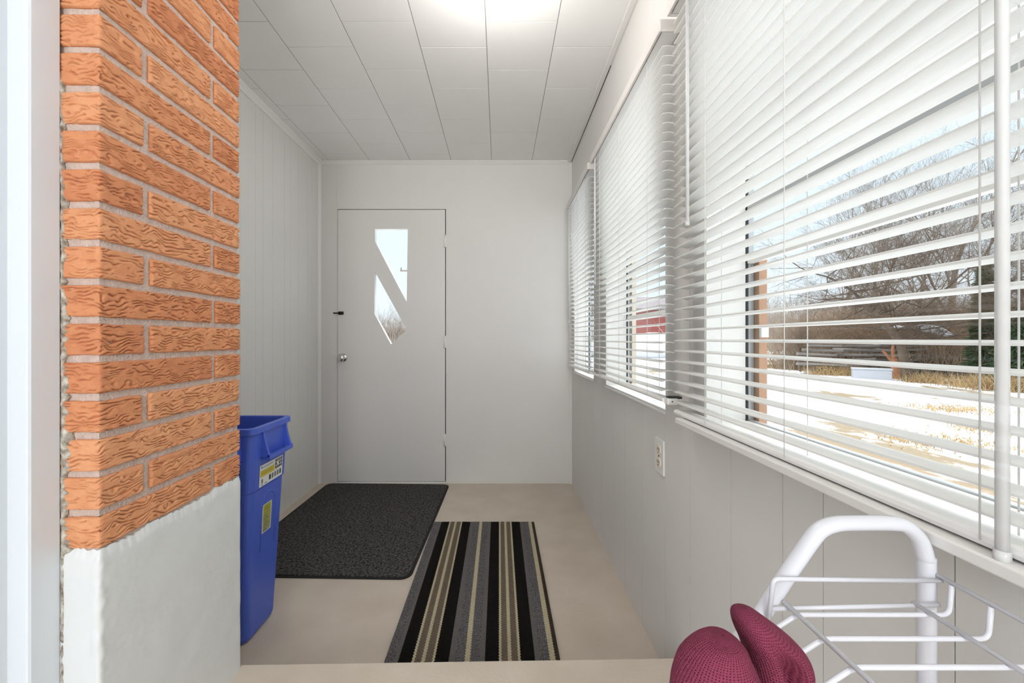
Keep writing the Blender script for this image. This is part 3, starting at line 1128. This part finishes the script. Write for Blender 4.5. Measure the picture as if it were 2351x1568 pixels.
WR = 0.0023
def shelf(zlev, zrail, x_l, x_b, x_r, first):
    bm = bmesh.new()
    xs = x_l - 0.075                      # lower front rail
    zs = zlev - 0.052
    yf, yn = 0.4365, 0.03
    # end hoops
    for y in ((yf, yn) if first else (yf, yn)):
        tube(bm, round_corners([(x_b - 0.022, y, zlev - 0.012), (x_b - 0.017, y, zrail), (x_r + 0.001, y, zrail - 0.002)], 0.006), WR, 8)
        tube(bm, [(x_b - 0.02, y, zlev - 0.0015), (x_r - 0.002, y, zlev + 0.003)], WR, 8)
    # right rail
    tube(bm, [(x_r, yf + 0.003, zrail + 0.002), (x_r, yn - 0.003, zrail + 0.002)], WR, 8)
    # long wires
    for x in (x_b - 0.004, x_r - 0.028):
        tube(bm, [(x, yf + 0.002, zlev + 0.0045), (x, yn - 0.004, zlev + 0.0045)], WR, 8)
    tube(bm, [(xs, yf + 0.004, zs), (xs, yn, zs)], WR, 8)
    y = 0.425
    while y > yn:
        tube(bm, round_corners([(xs, y, zs + 0.004), (x_b, y, zlev), (x_r - 0.004, y, zlev), (x_r - 0.001, y, zrail)], 0.008), WR, 8)
        y -= 0.034
    return obj('wire_shelf', bm, M['rackwhite'], root)
shelf(EYE - 0.287, EYE - 0.2565, 0.31, 0.31, 0.472, True)
shelf(0.653, 0.684, 0.215, 0.25, 0.472, False)

# ------------------------------------------------------------------ slippers
def slipper(name, outline, d0, thick, zend, xend, label, crease=None, wend=0.042):
    """outline: list of (left px, right px, y px) from the tip down, at depth d0; continued down to zend"""
    sec = []
    for l, r, y in outline:
        a, b = PX(l, y, d0), PX(r, y, d0)
        sec.append(((a.x + b.x) / 2, (b.x - a.x) / 2, a.z))
    lastx, lastw, lastz = sec[-1]
    for t in (0.25, 0.5, 0.75, 0.92, 1.0):
        zz_ = lastz + (zend - lastz) * t
        ww = lastw + (wend - lastw) * t
        if t == 1.0:
            ww *= 0.75
        sec.append((lastx + (xend - lastx) * t, ww, zz_))
    x0_, w0_, z0_ = sec[0]
    sec = [(x0_, w0_ * 0.06, z0_ + w0_ * 0.42), (x0_, w0_ * 0.6, z0_ + w0_ * 0.30)] + sec
    S = smooth_path([Vector(s) for s in sec], 6)
    NA = 56
    bm = bmesh.new()
    uvl = bm.loops.layers.uv.new('UVMap')
    rings = []
    z_top, z_bot = sec[0][2], zend
    for i, s in enumerate(S):
        f = i / (len(S) - 1)
        h = (z_top - s.z) / (z_top - z_bot)
        th = min(thick * min(1.0, 0.25 + 2.0 * math.sqrt(max(0.0, h))), s.y * 1.3 + 0.0004) 
        ring = []
        for j in range(NA):
            a = 2 * math.pi * j / NA
            ca, sa = math.cos(a), math.sin(a)
            x = s.x + s.y * math.copysign(abs(ca) ** 0.9, ca)
            y = d0 + 0.012 * math.sin(h * 3) + th * math.copysign(abs(sa) ** 0.9, sa)
            if crease and sa < 0:
                cx = crease[0] + crease[1] * h
                g = math.exp(-((ca - cx) / 0.26) ** 2) * min(1, max(0, (h - crease[2]) * 4)) * min(1, max(0, (crease[3] - h) * 9))
                y += g * th * 0.9
            ring.append(bm.verts.new((x, y, s.z)))
        rings.append(ring)
    for i in range(len(rings) - 1):
        for j in range(NA):
            f = bm.faces.new((rings[i][j], rings[i][(j + 1) % NA], rings[i + 1][(j + 1) % NA], rings[i + 1][j]))
            f.smooth = True
            uv = [(j / NA, i / len(rings)), ((j + 1) / NA, i / len(rings)), ((j + 1) / NA, (i + 1) / len(rings)), (j / NA, (i + 1) / len(rings))]
            for lp, c in zip(f.loops, uv):
                lp[uvl].uv = (c[0] * 1.0, c[1] * 2.2)
    bm.faces.new(rings[0])
    bm.faces.new(rings[-1])
    base = Vector((xend, d0, zend))
    rt = empty(name, base, label, 'slipper', 'plum slippers on the shoe rack')
    obj('upper', bm, M['slipper'], rt)
    return rt, S

out_r = [(1700, 1722, 1400), (1691, 1742, 1409), (1690, 1762, 1424), (1697, 1790, 1446), (1707, 1818, 1468), (1718, 1842, 1490), (1727, 1858, 1513), (1736, 1867, 1540), (1744, 1866, 1568), (1752, 1858, 1600)]
out_l = [(1640, 1680, 1467), (1622, 1697, 1473), (1604, 1710, 1486), (1590, 1718, 1504), (1577, 1729, 1526), (1567, 1740, 1548), (1560, 1752, 1572), (1556, 1760, 1600)]
DS = 0.365
rt_r, S_r = slipper('slipper', out_r, DS - 0.012, 0.028, 0.662, 0.262, 'plum mesh slipper standing toe up, the taller pointed right one', crease=(-0.02, 0.15, 0.08, 0.95))
rt_l, S_l = slipper('slipper', out_l, DS - 0.030, 0.030, 0.630, 0.182, 'plum mesh slipper standing toe up, the rounder left one', crease=(0.60, 0.1, 0.12, 0.95))
# ------------------------------------------------------------------ outdoors
GZ = -0.5
bm = bmesh.new()
ng = 60
gv = {}
for i in range(ng + 1):
    for j in range(ng + 1):
        x = -60 + 220 * (i / ng) ** 1.0
        y = -20 + 200 * (j / ng)
        gv[i, j] = bm.verts.new((x, y, GZ + 0.10 * math.sin(x * 0.35 + y * 0.2) * min(1, max(0, (math.hypot(x, y) - 6) / 6))))
for i in range(ng):
    for j in range(ng):
        bm.faces.new((gv[i, j], gv[i + 1, j], gv[i + 1, j + 1], gv[i, j + 1]))
setp(obj('ground', bm, M['snow'], smooth=True), 'snow covered yard with bare brown patches', kind='structure')

def tubes_mesh(name, segs, n=4):
    """segs: (p0, p1, r0, r1) arrays -> one mesh of thin open tubes"""
    A = np.array([s[0] for s in segs], float)
    B = np.array([s[1] for s in segs], float)
    r0 = np.array([s[2] for s in segs])[:, None]
    r1 = np.array([s[3] for s in segs])[:, None]
    t = B - A
    t /= np.linalg.norm(t, axis=1, keepdims=True) + 1e-9
    ref = np.where(np.abs(t[:, 2:3]) < 0.9, np.array([[0, 0, 1.0]]), np.array([[1.0, 0, 0]]))
    u = np.cross(ref, t)
    u /= np.linalg.norm(u, axis=1, keepdims=True) + 1e-9
    v = np.cross(t, u)
    m = len(segs)
    V = np.zeros((m, 2, n, 3))
    for j in range(n):
        a = 2 * math.pi * j / n
        d_ = u * math.cos(a) + v * math.sin(a)
        V[:, 0, j] = A + d_ * r0
        V[:, 1, j] = B + d_ * r1
    base = (np.arange(m) * 2 * n)[:, None]
    Fs = []
    for j in range(n):
        k2 = (j + 1) % n
        Fs.append(np.concatenate([base + j, base + k2, base + n + k2, base + n + j], 1))
    Fq = np.concatenate(Fs)
    me = bpy.data.meshes.new(name)
    me.vertices.add(m * 2 * n)
    me.vertices.foreach_set('co', V.astype(np.float32).ravel())
    me.loops.add(Fq.size)
    me.loops.foreach_set('vertex_index', Fq.astype(np.int32).ravel())
    me.polygons.add(len(Fq))
    me.polygons.foreach_set('loop_start', np.arange(0, Fq.size, 4, dtype=np.int32))
    me.update(calc_edges=True)
    return me

def grow(rnd, height, r, spread=0.6, depth=5, lean=(0, 0), kids=(3, 4), tort=0.22, droop=0.0, first=0.3):
    trunk, twigs = [], []
    def rec(p, d, length, rad, lev):
        steps = 4 if lev < 2 else 3
        q = p.copy()
        dd = d.copy()
        nodes_ = []
        for s in range(steps):
            dd = (dd + Vector((rnd.uniform(-1, 1), rnd.uniform(-1, 1), rnd.uniform(-0.6, 0.8) - droop * lev)) * tort).normalized()
            q2 = q + dd * (length / steps)
            ra, rb = rad * (1 - 0.45 * s / steps), rad * (1 - 0.45 * (s + 1) / steps)
            (trunk if lev == 0 else twigs).append((tuple(q), tuple(q2), ra, rb))
            q = q2
            nodes_.append((q.copy(), dd.copy(), rb))
        if lev >= depth:
            return
        for _ in range(rnd.randint(*kids)):
            i = rnd.randint(0 if lev else 1, len(nodes_) - 1)
            pp, d0, rb = nodes_[i]
            side = Vector((rnd.uniform(-1, 1), rnd.uniform(-1, 1), rnd.uniform(-0.3, 0.7))).normalized()
            nd = (d0 * (1 - spread) + side * spread).normalized()
            rec(pp, nd, length * rnd.uniform(0.55, 0.8), rb * rnd.uniform(0.5, 0.7), lev + 1)
        pp, d0, rb = nodes_[-1]
        rec(pp, d0, length * 0.7, rb * 0.8, lev + 1)
    rec(Vector((0, 0, 0)), Vector((lean[0], lean[1], 1)).normalized(), height * first, r, 0)
    return trunk, twigs

def make_tree(name, label, cat, group, px, d, seed, height, r, m, **kw):
    rnd = random.Random(seed)
    tk, tw = grow(rnd, height, r, **kw)
    x = (px - VX) / F * d
    root = empty(name, (x, d, GZ - 0.05), label, cat, group)
    a = bpy.data.objects.new('trunk', tubes_mesh('trunk', tk, 7))
    a.data.materials.append(m)
    b = bpy.data.objects.new('branches', tubes_mesh('branches', tw, 3))
    b.data.materials.append(m)
    for o_ in (a, b):
        COL.objects.link(o_)
        o_.parent = root
    return root

def copy_tree(src, px, d, rz, sc, label, group):
    c = src.copy()
    COL.objects.link(c)
    c.location = ((px - VX) / F * d, d, GZ - 0.05)
    c.rotation_euler = (0, 0, rz)
    c.scale = (sc, sc, sc)
    c['label'] = label
    c['group'] = group
    for ch in src.children:
        k_ = ch.copy()
        COL.objects.link(k_)
        k_.parent = c
    return c

# the sprawling bare tree behind the boards and its neighbours
make_tree('bare_tree', 'sprawling bare tree with tangled brown branches behind the board pile', 'tree', None, 2085, 14.5, 3, 9.5, 0.17, M['bark_a'], spread=0.74, depth=6, kids=(4, 5), tort=0.26, droop=0.03)
make_tree('bare_tree', 'bare brown tree to the right of the sprawling one, cut by the frame', 'tree', None, 2310, 13.0, 9, 8.5, 0.14, M['bark_a'], spread=0.72, depth=6, kids=(4, 5), tort=0.25, droop=0.03)
make_tree('bare_tree', 'tall grey bare tree rising behind the brown tangle', 'tree', None, 2200, 21, 21, 15, 0.20, M['bark_b'], spread=0.5, depth=6, kids=(3, 4), tort=0.18, first=0.36)
src_s = make_tree('bare_shrub', 'bare leafless shrub at the left end of the board pile', 'shrub', None, 1838, 19.0, 31, 4.2, 0.05, M['bark_a'], spread=0.5, depth=5, kids=(3, 5), tort=0.2, first=0.25)
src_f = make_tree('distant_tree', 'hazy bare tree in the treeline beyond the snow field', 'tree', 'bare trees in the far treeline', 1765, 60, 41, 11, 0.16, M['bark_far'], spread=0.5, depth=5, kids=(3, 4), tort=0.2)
src_g = make_tree('bare_tree', 'slender grey bare tree in the row behind the brush', 'tree', 'grey bare trees behind the brush', 1930, 27, 51, 14, 0.15, M['bark_b'], spread=0.45, depth=5, kids=(3, 4), tort=0.18, first=0.36)
rr = random.Random(5)
for px, d, s in ((2030, 25, 1.0), (2120, 28, 1.1), (2240, 24, 1.0), (2330, 27, 1.15), (2420, 22, 1.0), (2385, 30, 1.2), (1985, 33, 1.0)):
    copy_tree(src_g, px, d, rr.uniform(0, 6.28), s, 'slender grey bare tree in the row behind the brush', 'grey bare trees behind the brush')
for i in range(26):
    px = 1738 + i * 15 + rr.uniform(-6, 6)
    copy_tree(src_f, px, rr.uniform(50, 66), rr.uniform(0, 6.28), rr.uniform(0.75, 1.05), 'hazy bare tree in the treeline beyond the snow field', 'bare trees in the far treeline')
for i in range(8):
    px = 858 + i * 11 + rr.uniform(-4, 4)
    copy_tree(src_f, px, rr.uniform(50, 62), rr.uniform(0, 6.28), rr.uniform(0.6, 0.85), 'bare tree seen low through the glass of the end door', 'bare trees beyond the end door')
for i in range(9):
    px = 1445 + i * 14 + rr.uniform(-4, 4)
    if px < 1456 or px > 1530:
        copy_tree(src_f, px, rr.uniform(58, 70), rr.uniform(0, 6.28), rr.uniform(0.7, 0.9), 'hazy bare tree beside the red building', 'bare trees beside the red building')

def bush_mesh(seed, n, h, w, rad, curve=0.3):
    rnd = random.Random(seed)
    segs = []
    for _ in range(n):
        p = Vector((rnd.gauss(0, w * 0.45), rnd.gauss(0, w * 0.35), 0))
        d_ = Vector((rnd.gauss(0, 0.35), rnd.gauss(0, 0.35), 1)).normalized()
        L = h * rnd.uniform(0.4, 1.0)
        for s in range(3):
            q = p + d_ * (L / 3)
            segs.append((tuple(p), tuple(q), rad * (1 - s / 3.4), rad * (1 - (s + 1) / 3.4)))
            d_ = (d_ + Vector((rnd.gauss(0, curve), rnd.gauss(0, curve), -0.1))).normalized()
            p = q
    return segs

# twiggy brush behind the boards (uncountable stems)
for px, d, wd, hh, sd, nm in ((1905, 18.2, 1.5, 2.3, 61, 'at the left of the board pile'), (2000, 18.0, 1.5, 2.7, 62, 'above the white box'), (2105, 16.5, 1.6, 2.6, 63, 'under the sprawling tree'), (2215, 15.0, 1.5, 2.4, 64, 'at the right of the boards'), (2330, 14.5, 1.5, 2.4, 65, 'at the right edge of the view')):
    o = bpy.data.objects.new('brush', tubes_mesh('brush', bush_mesh(sd, 2600, hh * 1.75, wd * 1.7, 0.010, 0.4), 3))
    o.data.materials.append(M['brush'])
    COL.objects.link(o)
    d += 2.3
    o.location = ((px - VX) / F * d, d, GZ - 0.05)
    setp(o, 'dense tangle of brown brush ' + nm, 'brush', None, 'stuff')
for px, d, wd, hh, sd, nm, c in ((1905, 16.9, 0.9, 0.75, 71, 'between the shrub and the white box', 700), (2130, 14.0, 0.7, 0.6, 72, 'beside the dark boards', 500), (2270, 12.6, 1.1, 0.7, 73, 'below the right hand tree', 900), (2345, 11.8, 0.8, 0.8, 74, 'at the right edge of the view', 700), (1800, 22, 1.6, 0.5, 75, 'at the far left of the yard', 700)):
    o = bpy.data.objects.new('dry_grass', tubes_mesh('dry_grass', bush_mesh(sd, c, hh, wd, 0.012, 0.4), 3))
    o.data.materials.append(M['grass'])
    COL.objects.link(o)
    o.location = ((px - VX) / F * d, d, GZ - 0.03)
    setp(o, 'tuft of tall straw coloured dry grass ' + nm, 'grass', None, 'stuff')
# low straw patches lying in the snow
for px, d, wd, sd in ((1935, 13.8, 0.9, 81), (2070, 14.3, 0.35, 82), (2180, 9.2, 0.9, 83), (2300, 7.0, 0.7, 84), (2170, 6.2, 0.8, 85)):
    o = bpy.data.objects.new('straw_patch', tubes_mesh('straw_patch', bush_mesh(sd, 420, 0.10, wd, 0.010, 1.2), 3))
    o.data.materials.append(M['grass'])
    COL.objects.link(o)
    o.location = ((px - VX) / F * d, d, GZ - 0.01)
    setp(o, 'flattened straw poking through the snow', 'grass', 'straw patches in the snow', 'stuff')

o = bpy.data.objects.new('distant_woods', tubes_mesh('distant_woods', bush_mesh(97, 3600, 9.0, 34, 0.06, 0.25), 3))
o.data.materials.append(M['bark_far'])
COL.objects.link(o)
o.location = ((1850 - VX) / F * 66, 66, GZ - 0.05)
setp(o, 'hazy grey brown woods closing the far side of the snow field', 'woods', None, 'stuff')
o = bpy.data.objects.new('distant_woods', tubes_mesh('distant_woods', bush_mesh(98, 1600, 5.0, 12, 0.06, 0.25), 3))
o.data.materials.append(M['bark_far'])
COL.objects.link(o)
o.location = ((910 - VX) / F * 58, 58, GZ - 0.05)
setp(o, 'hazy brown woods low in the glass of the end door', 'woods', None, 'stuff')

# pile of weathered boards
rb_ = random.Random(12)
proto = None
for row in range(7):
    for k_ in range(4):
        d = 16.9 + row * 0.06 + rb_.uniform(-0.1, 0.1)
        px = 1885 + k_ * 68 + rb_.uniform(-18, 18)
        L = rb_.uniform(1.1, 1.9)
        if proto is None:
            bm = bmesh.new()
            box(bm, -0.8, 0.8, -0.09, 0.09, -0.045, 0.045, 0, 0.01)
            o = obj('weathered_board', bm, M['board'])
            proto = o
        else:
            o = proto.copy()
            COL.objects.link(o)
        o.scale = (L / 1.6, 1, 1)
        o.location = ((px - VX) / F * d, d, GZ + 0.10 + row * 0.20 + rb_.uniform(-0.02, 0.02))
        o.rotation_euler = (rb_.uniform(-0.3, 0.3), rb_.uniform(-0.06, 0.06), rb_.uniform(-0.15, 0.15) - 0.3)
        setp(o, 'weathered grey board lying in the long low pile under the trees', 'board', 'weathered boards in the pile')
# rusty stump, white box, snow caps, conifer
o = make_tree('stump', 'short rusty orange stump among the boards', 'stump', None, 2058, 15.6, 91, 3.0, 0.17, M['bark_o'], spread=0.6, depth=1, kids=(1, 2), tort=0.1)
d = 15.3
x = (2000 - VX) / F * d
root = empty('white_box', (x, d, GZ - 0.02), 'white rectangular metal box on the snow in front of the boards', 'box')
bm = bmesh.new()
box(bm, -0.54, 0.54, -0.25, 0.25, 0.02, 0.44, 0, 0.015)
o = obj('body', bm, M['whitebox'])
o.parent = root
bm = bmesh.new()
box(bm, -0.56, 0.56, -0.27, 0.27, 0.44, 0.50, 0, 0.015)
o = obj('lid', bm, M['whitebox'])
o.parent = root
root.rotation_euler = (0, 0, -0.6)
def lump(name, px, py, d, sx, sy, sz, label, group, rz=0):
    bm = bmesh.new()
    bmesh.ops.create_icosphere(bm, subdivisions=3, radius=1)
    for v in bm.verts:
        nn_ = v.co.normalized()
        v.co *= 1 + 0.18 * math.sin(nn_.x * 5 + px) + 0.12 * math.sin(nn_.z * 7 + nn_.y * 6)
        v.co = Vector((v.co.x * sx, v.co.y * sy, v.co.z * sz))
    o_ = obj(name, bm, M['snowlump'], smooth=True)
    o_.location = PX(px, py, d)
    o_.rotation_euler = (0, 0.25 if rz else 0, rz)
    return setp(o_, label, 'snow', group)
lump('snow_patch', 2050, 752, 16.9, 0.45, 0.25, 0.09, 'small pale snow patch lying on the brush', None)
lump('snow_patch', 2145, 758, 15.6, 0.85, 0.3, 0.10, 'long bright snow streak lying on brush right of the small patch', None, 0.2)
def conifer(px, d, h, w, seed, label):
    rnd = random.Random(seed)
    root_ = empty('evergreen', ((px - VX) / F * d, d, GZ - 0.05), label, 'tree')
    segs = []
    for i in range(2600):
        t = rnd.random() ** 0.8
        z = h * (0.08 + 0.92 * t)
        rad = w * (1 - t) * rnd.uniform(0.3, 1.0)
        a = rnd.uniform(0, 6.283)
        p = Vector((math.cos(a) * rad, math.sin(a) * rad, z))
        q = p + Vector((math.cos(a) * 0.16 + rnd.gauss(0, 0.06), math.sin(a) * 0.16 + rnd.gauss(0, 0.06), rnd.uniform(-0.12, 0.05)))
        segs.append((tuple(p), tuple(q), 0.025, 0.008))
    o_ = bpy.data.objects.new('foliage', tubes_mesh('foliage', segs, 4))
    o_.data.materials.append(M['ever'])
    COL.objects.link(o_)
    o_.parent = root_
    o_ = bpy.data.objects.new('trunk', tubes_mesh('trunk', [((0, 0, 0), (0, 0, h * 0.95), 0.09, 0.02)], 8))
    o_.data.materials.append(M['bark_a'])
    COL.objects.link(o_)
    o_.parent = root_
conifer(2345, 12.3, 2.6, 0.75, 95, 'dark green evergreen shrub at the right edge of the view')
conifer(2262, 14.2, 4.2, 0.5, 96, 'narrow dark green evergreen standing among bare branches')

# red building seen through the middle window
d = 42.0
x0, x1 = (1400 - VX) / F * d, (1545 - VX) / F * d
root = empty('red_building', ((x0 + x1) / 2, d, GZ), 'red sided building with a grey roof across the snow', 'building')
bm = bmesh.new()
zt = EYE + (778 - 712) / F * d
box(bm, x0, x1, d, d + 7, GZ, zt)
obj('wall', bm, M['redwall'], root)
bm = bmesh.new()
prism(bm, [(d - 0.5, zt), (d + 7.5, zt), (d + 7.5, zt + 0.15), (d + 3.5, zt + 1.7), (d - 0.5, zt + 0.15)], 'x', x0 - 0.5, x1 + 0.5)
obj('roof', bm, M['roofsnow'], root)
lump('snow_bank', 1490, 800, 36.0, 7.0, 1.5, 1.15, 'long snow bank in front of the red building', None)

# utility pole glimpsed through the door light
d = 48.0
x = (938 - VX) / F * d
zc = EYE + (778 - 622) / F * d
root = empty('utility_pole', (x, d, GZ), 'distant utility pole with one crossarm beyond the end door', 'pole')
bm = bmesh.new()
tube(bm, [(x, d, GZ), (x, d, zc + 0.7)], [0.15, 0.10], 8)
obj('post', bm, M['pole'], root)
bm = bmesh.new()
box(bm, x - 0.95, x + 0.95, d - 0.14, d - 0.06, zc - 0.07, zc + 0.07)
obj('crossarm', bm, M['pole'], root)
for q in (-0.85, 0.85):
    bm = bmesh.new()
    tube(bm, [(x + q, d - 0.1, zc + 0.06), (x + q, d - 0.1, zc + 0.4)], 0.07, 6)
    obj('insulator', bm, M['pole'], root)

# ------------------------------------------------------------------ light
world = bpy.data.worlds.new('World')
SC.world = world
world.use_nodes = True
nt = world.node_tree
bg = nt.nodes['Background']
tc = nt.nodes.new('ShaderNodeTexCoord')
sp = nt.nodes.new('ShaderNodeSeparateXYZ')
nt.links.new(tc.outputs['Generated'], sp.inputs[0])
rp = nt.nodes.new('ShaderNodeValToRGB')
e = rp.color_ramp.elements
e[0].position = 0.0
e[0].color = (0.84, 0.91, 0.98, 1)
e[1].position = 0.85
e[1].color = (4.6, 4.6, 4.6, 1)
q = rp.color_ramp.elements.new(0.30)
q.color = (0.76, 0.87, 0.98, 1)
q = rp.color_ramp.elements.new(0.42)
q.color = (0.95, 1.0, 1.05, 1)
nt.links.new(sp.outputs['Z'], rp.inputs['Fac'])
nt.links.new(rp.outputs['Color'], bg.inputs['Color'])
bg.inputs['Strength'].default_value = 1.05

def point(name, loc, energy, radius, col=(1, 1, 1)):
    l = bpy.data.lights.new(name, 'POINT')
    l.energy = energy
    l.shadow_soft_size = radius
    l.color = col
    o_ = bpy.data.objects.new(name, l)
    o_.location = loc
    COL.objects.link(o_)
    return o_
point('porch_ceiling_lamp', (-0.02, 1.40, CEIL - 0.19), 6.5, 0.13, (1.0, 0.98, 0.95))
point('rear_fill_light', (0.05, -2.4, 1.75), 112, 0.3, (1.0, 0.985, 0.97))  # added unseen light behind the camera, fills the porch from the front

# ------------------------------------------------------------------ camera and view
cam = bpy.data.cameras.new('camera')
cam.sensor_width = 36
cam.lens = F / 2351 * 36
cam.shift_x = (1175.5 - VX) / 2351
cam.shift_y = -(784 - VY) / 2351
cam.clip_start = 0.01
cam.clip_end = 500
co = bpy.data.objects.new('camera', cam)
co.location = (0, 0, EYE)
co.rotation_euler = (math.pi / 2, 0, 0)
COL.objects.link(co)
SC.camera = co
SC.view_settings.view_transform = 'Standard'
SC.view_settings.look = 'None'
SC.view_settings.gamma = 1
SC.view_settings.exposure = 0.27
SC.view_settings.use_curve_mapping = False
SC.cycles.max_bounces = 7
SC.cycles.diffuse_bounces = 4
SC.cycles.glossy_bounces = 3
SC.cycles.use_adaptive_sampling = True
SC.cycles.adaptive_threshold = 0.06
SC.cycles.adaptive_min_samples = 12
SC.cycles.transparent_max_bounces = 16
SC.cycles.use_denoising = True
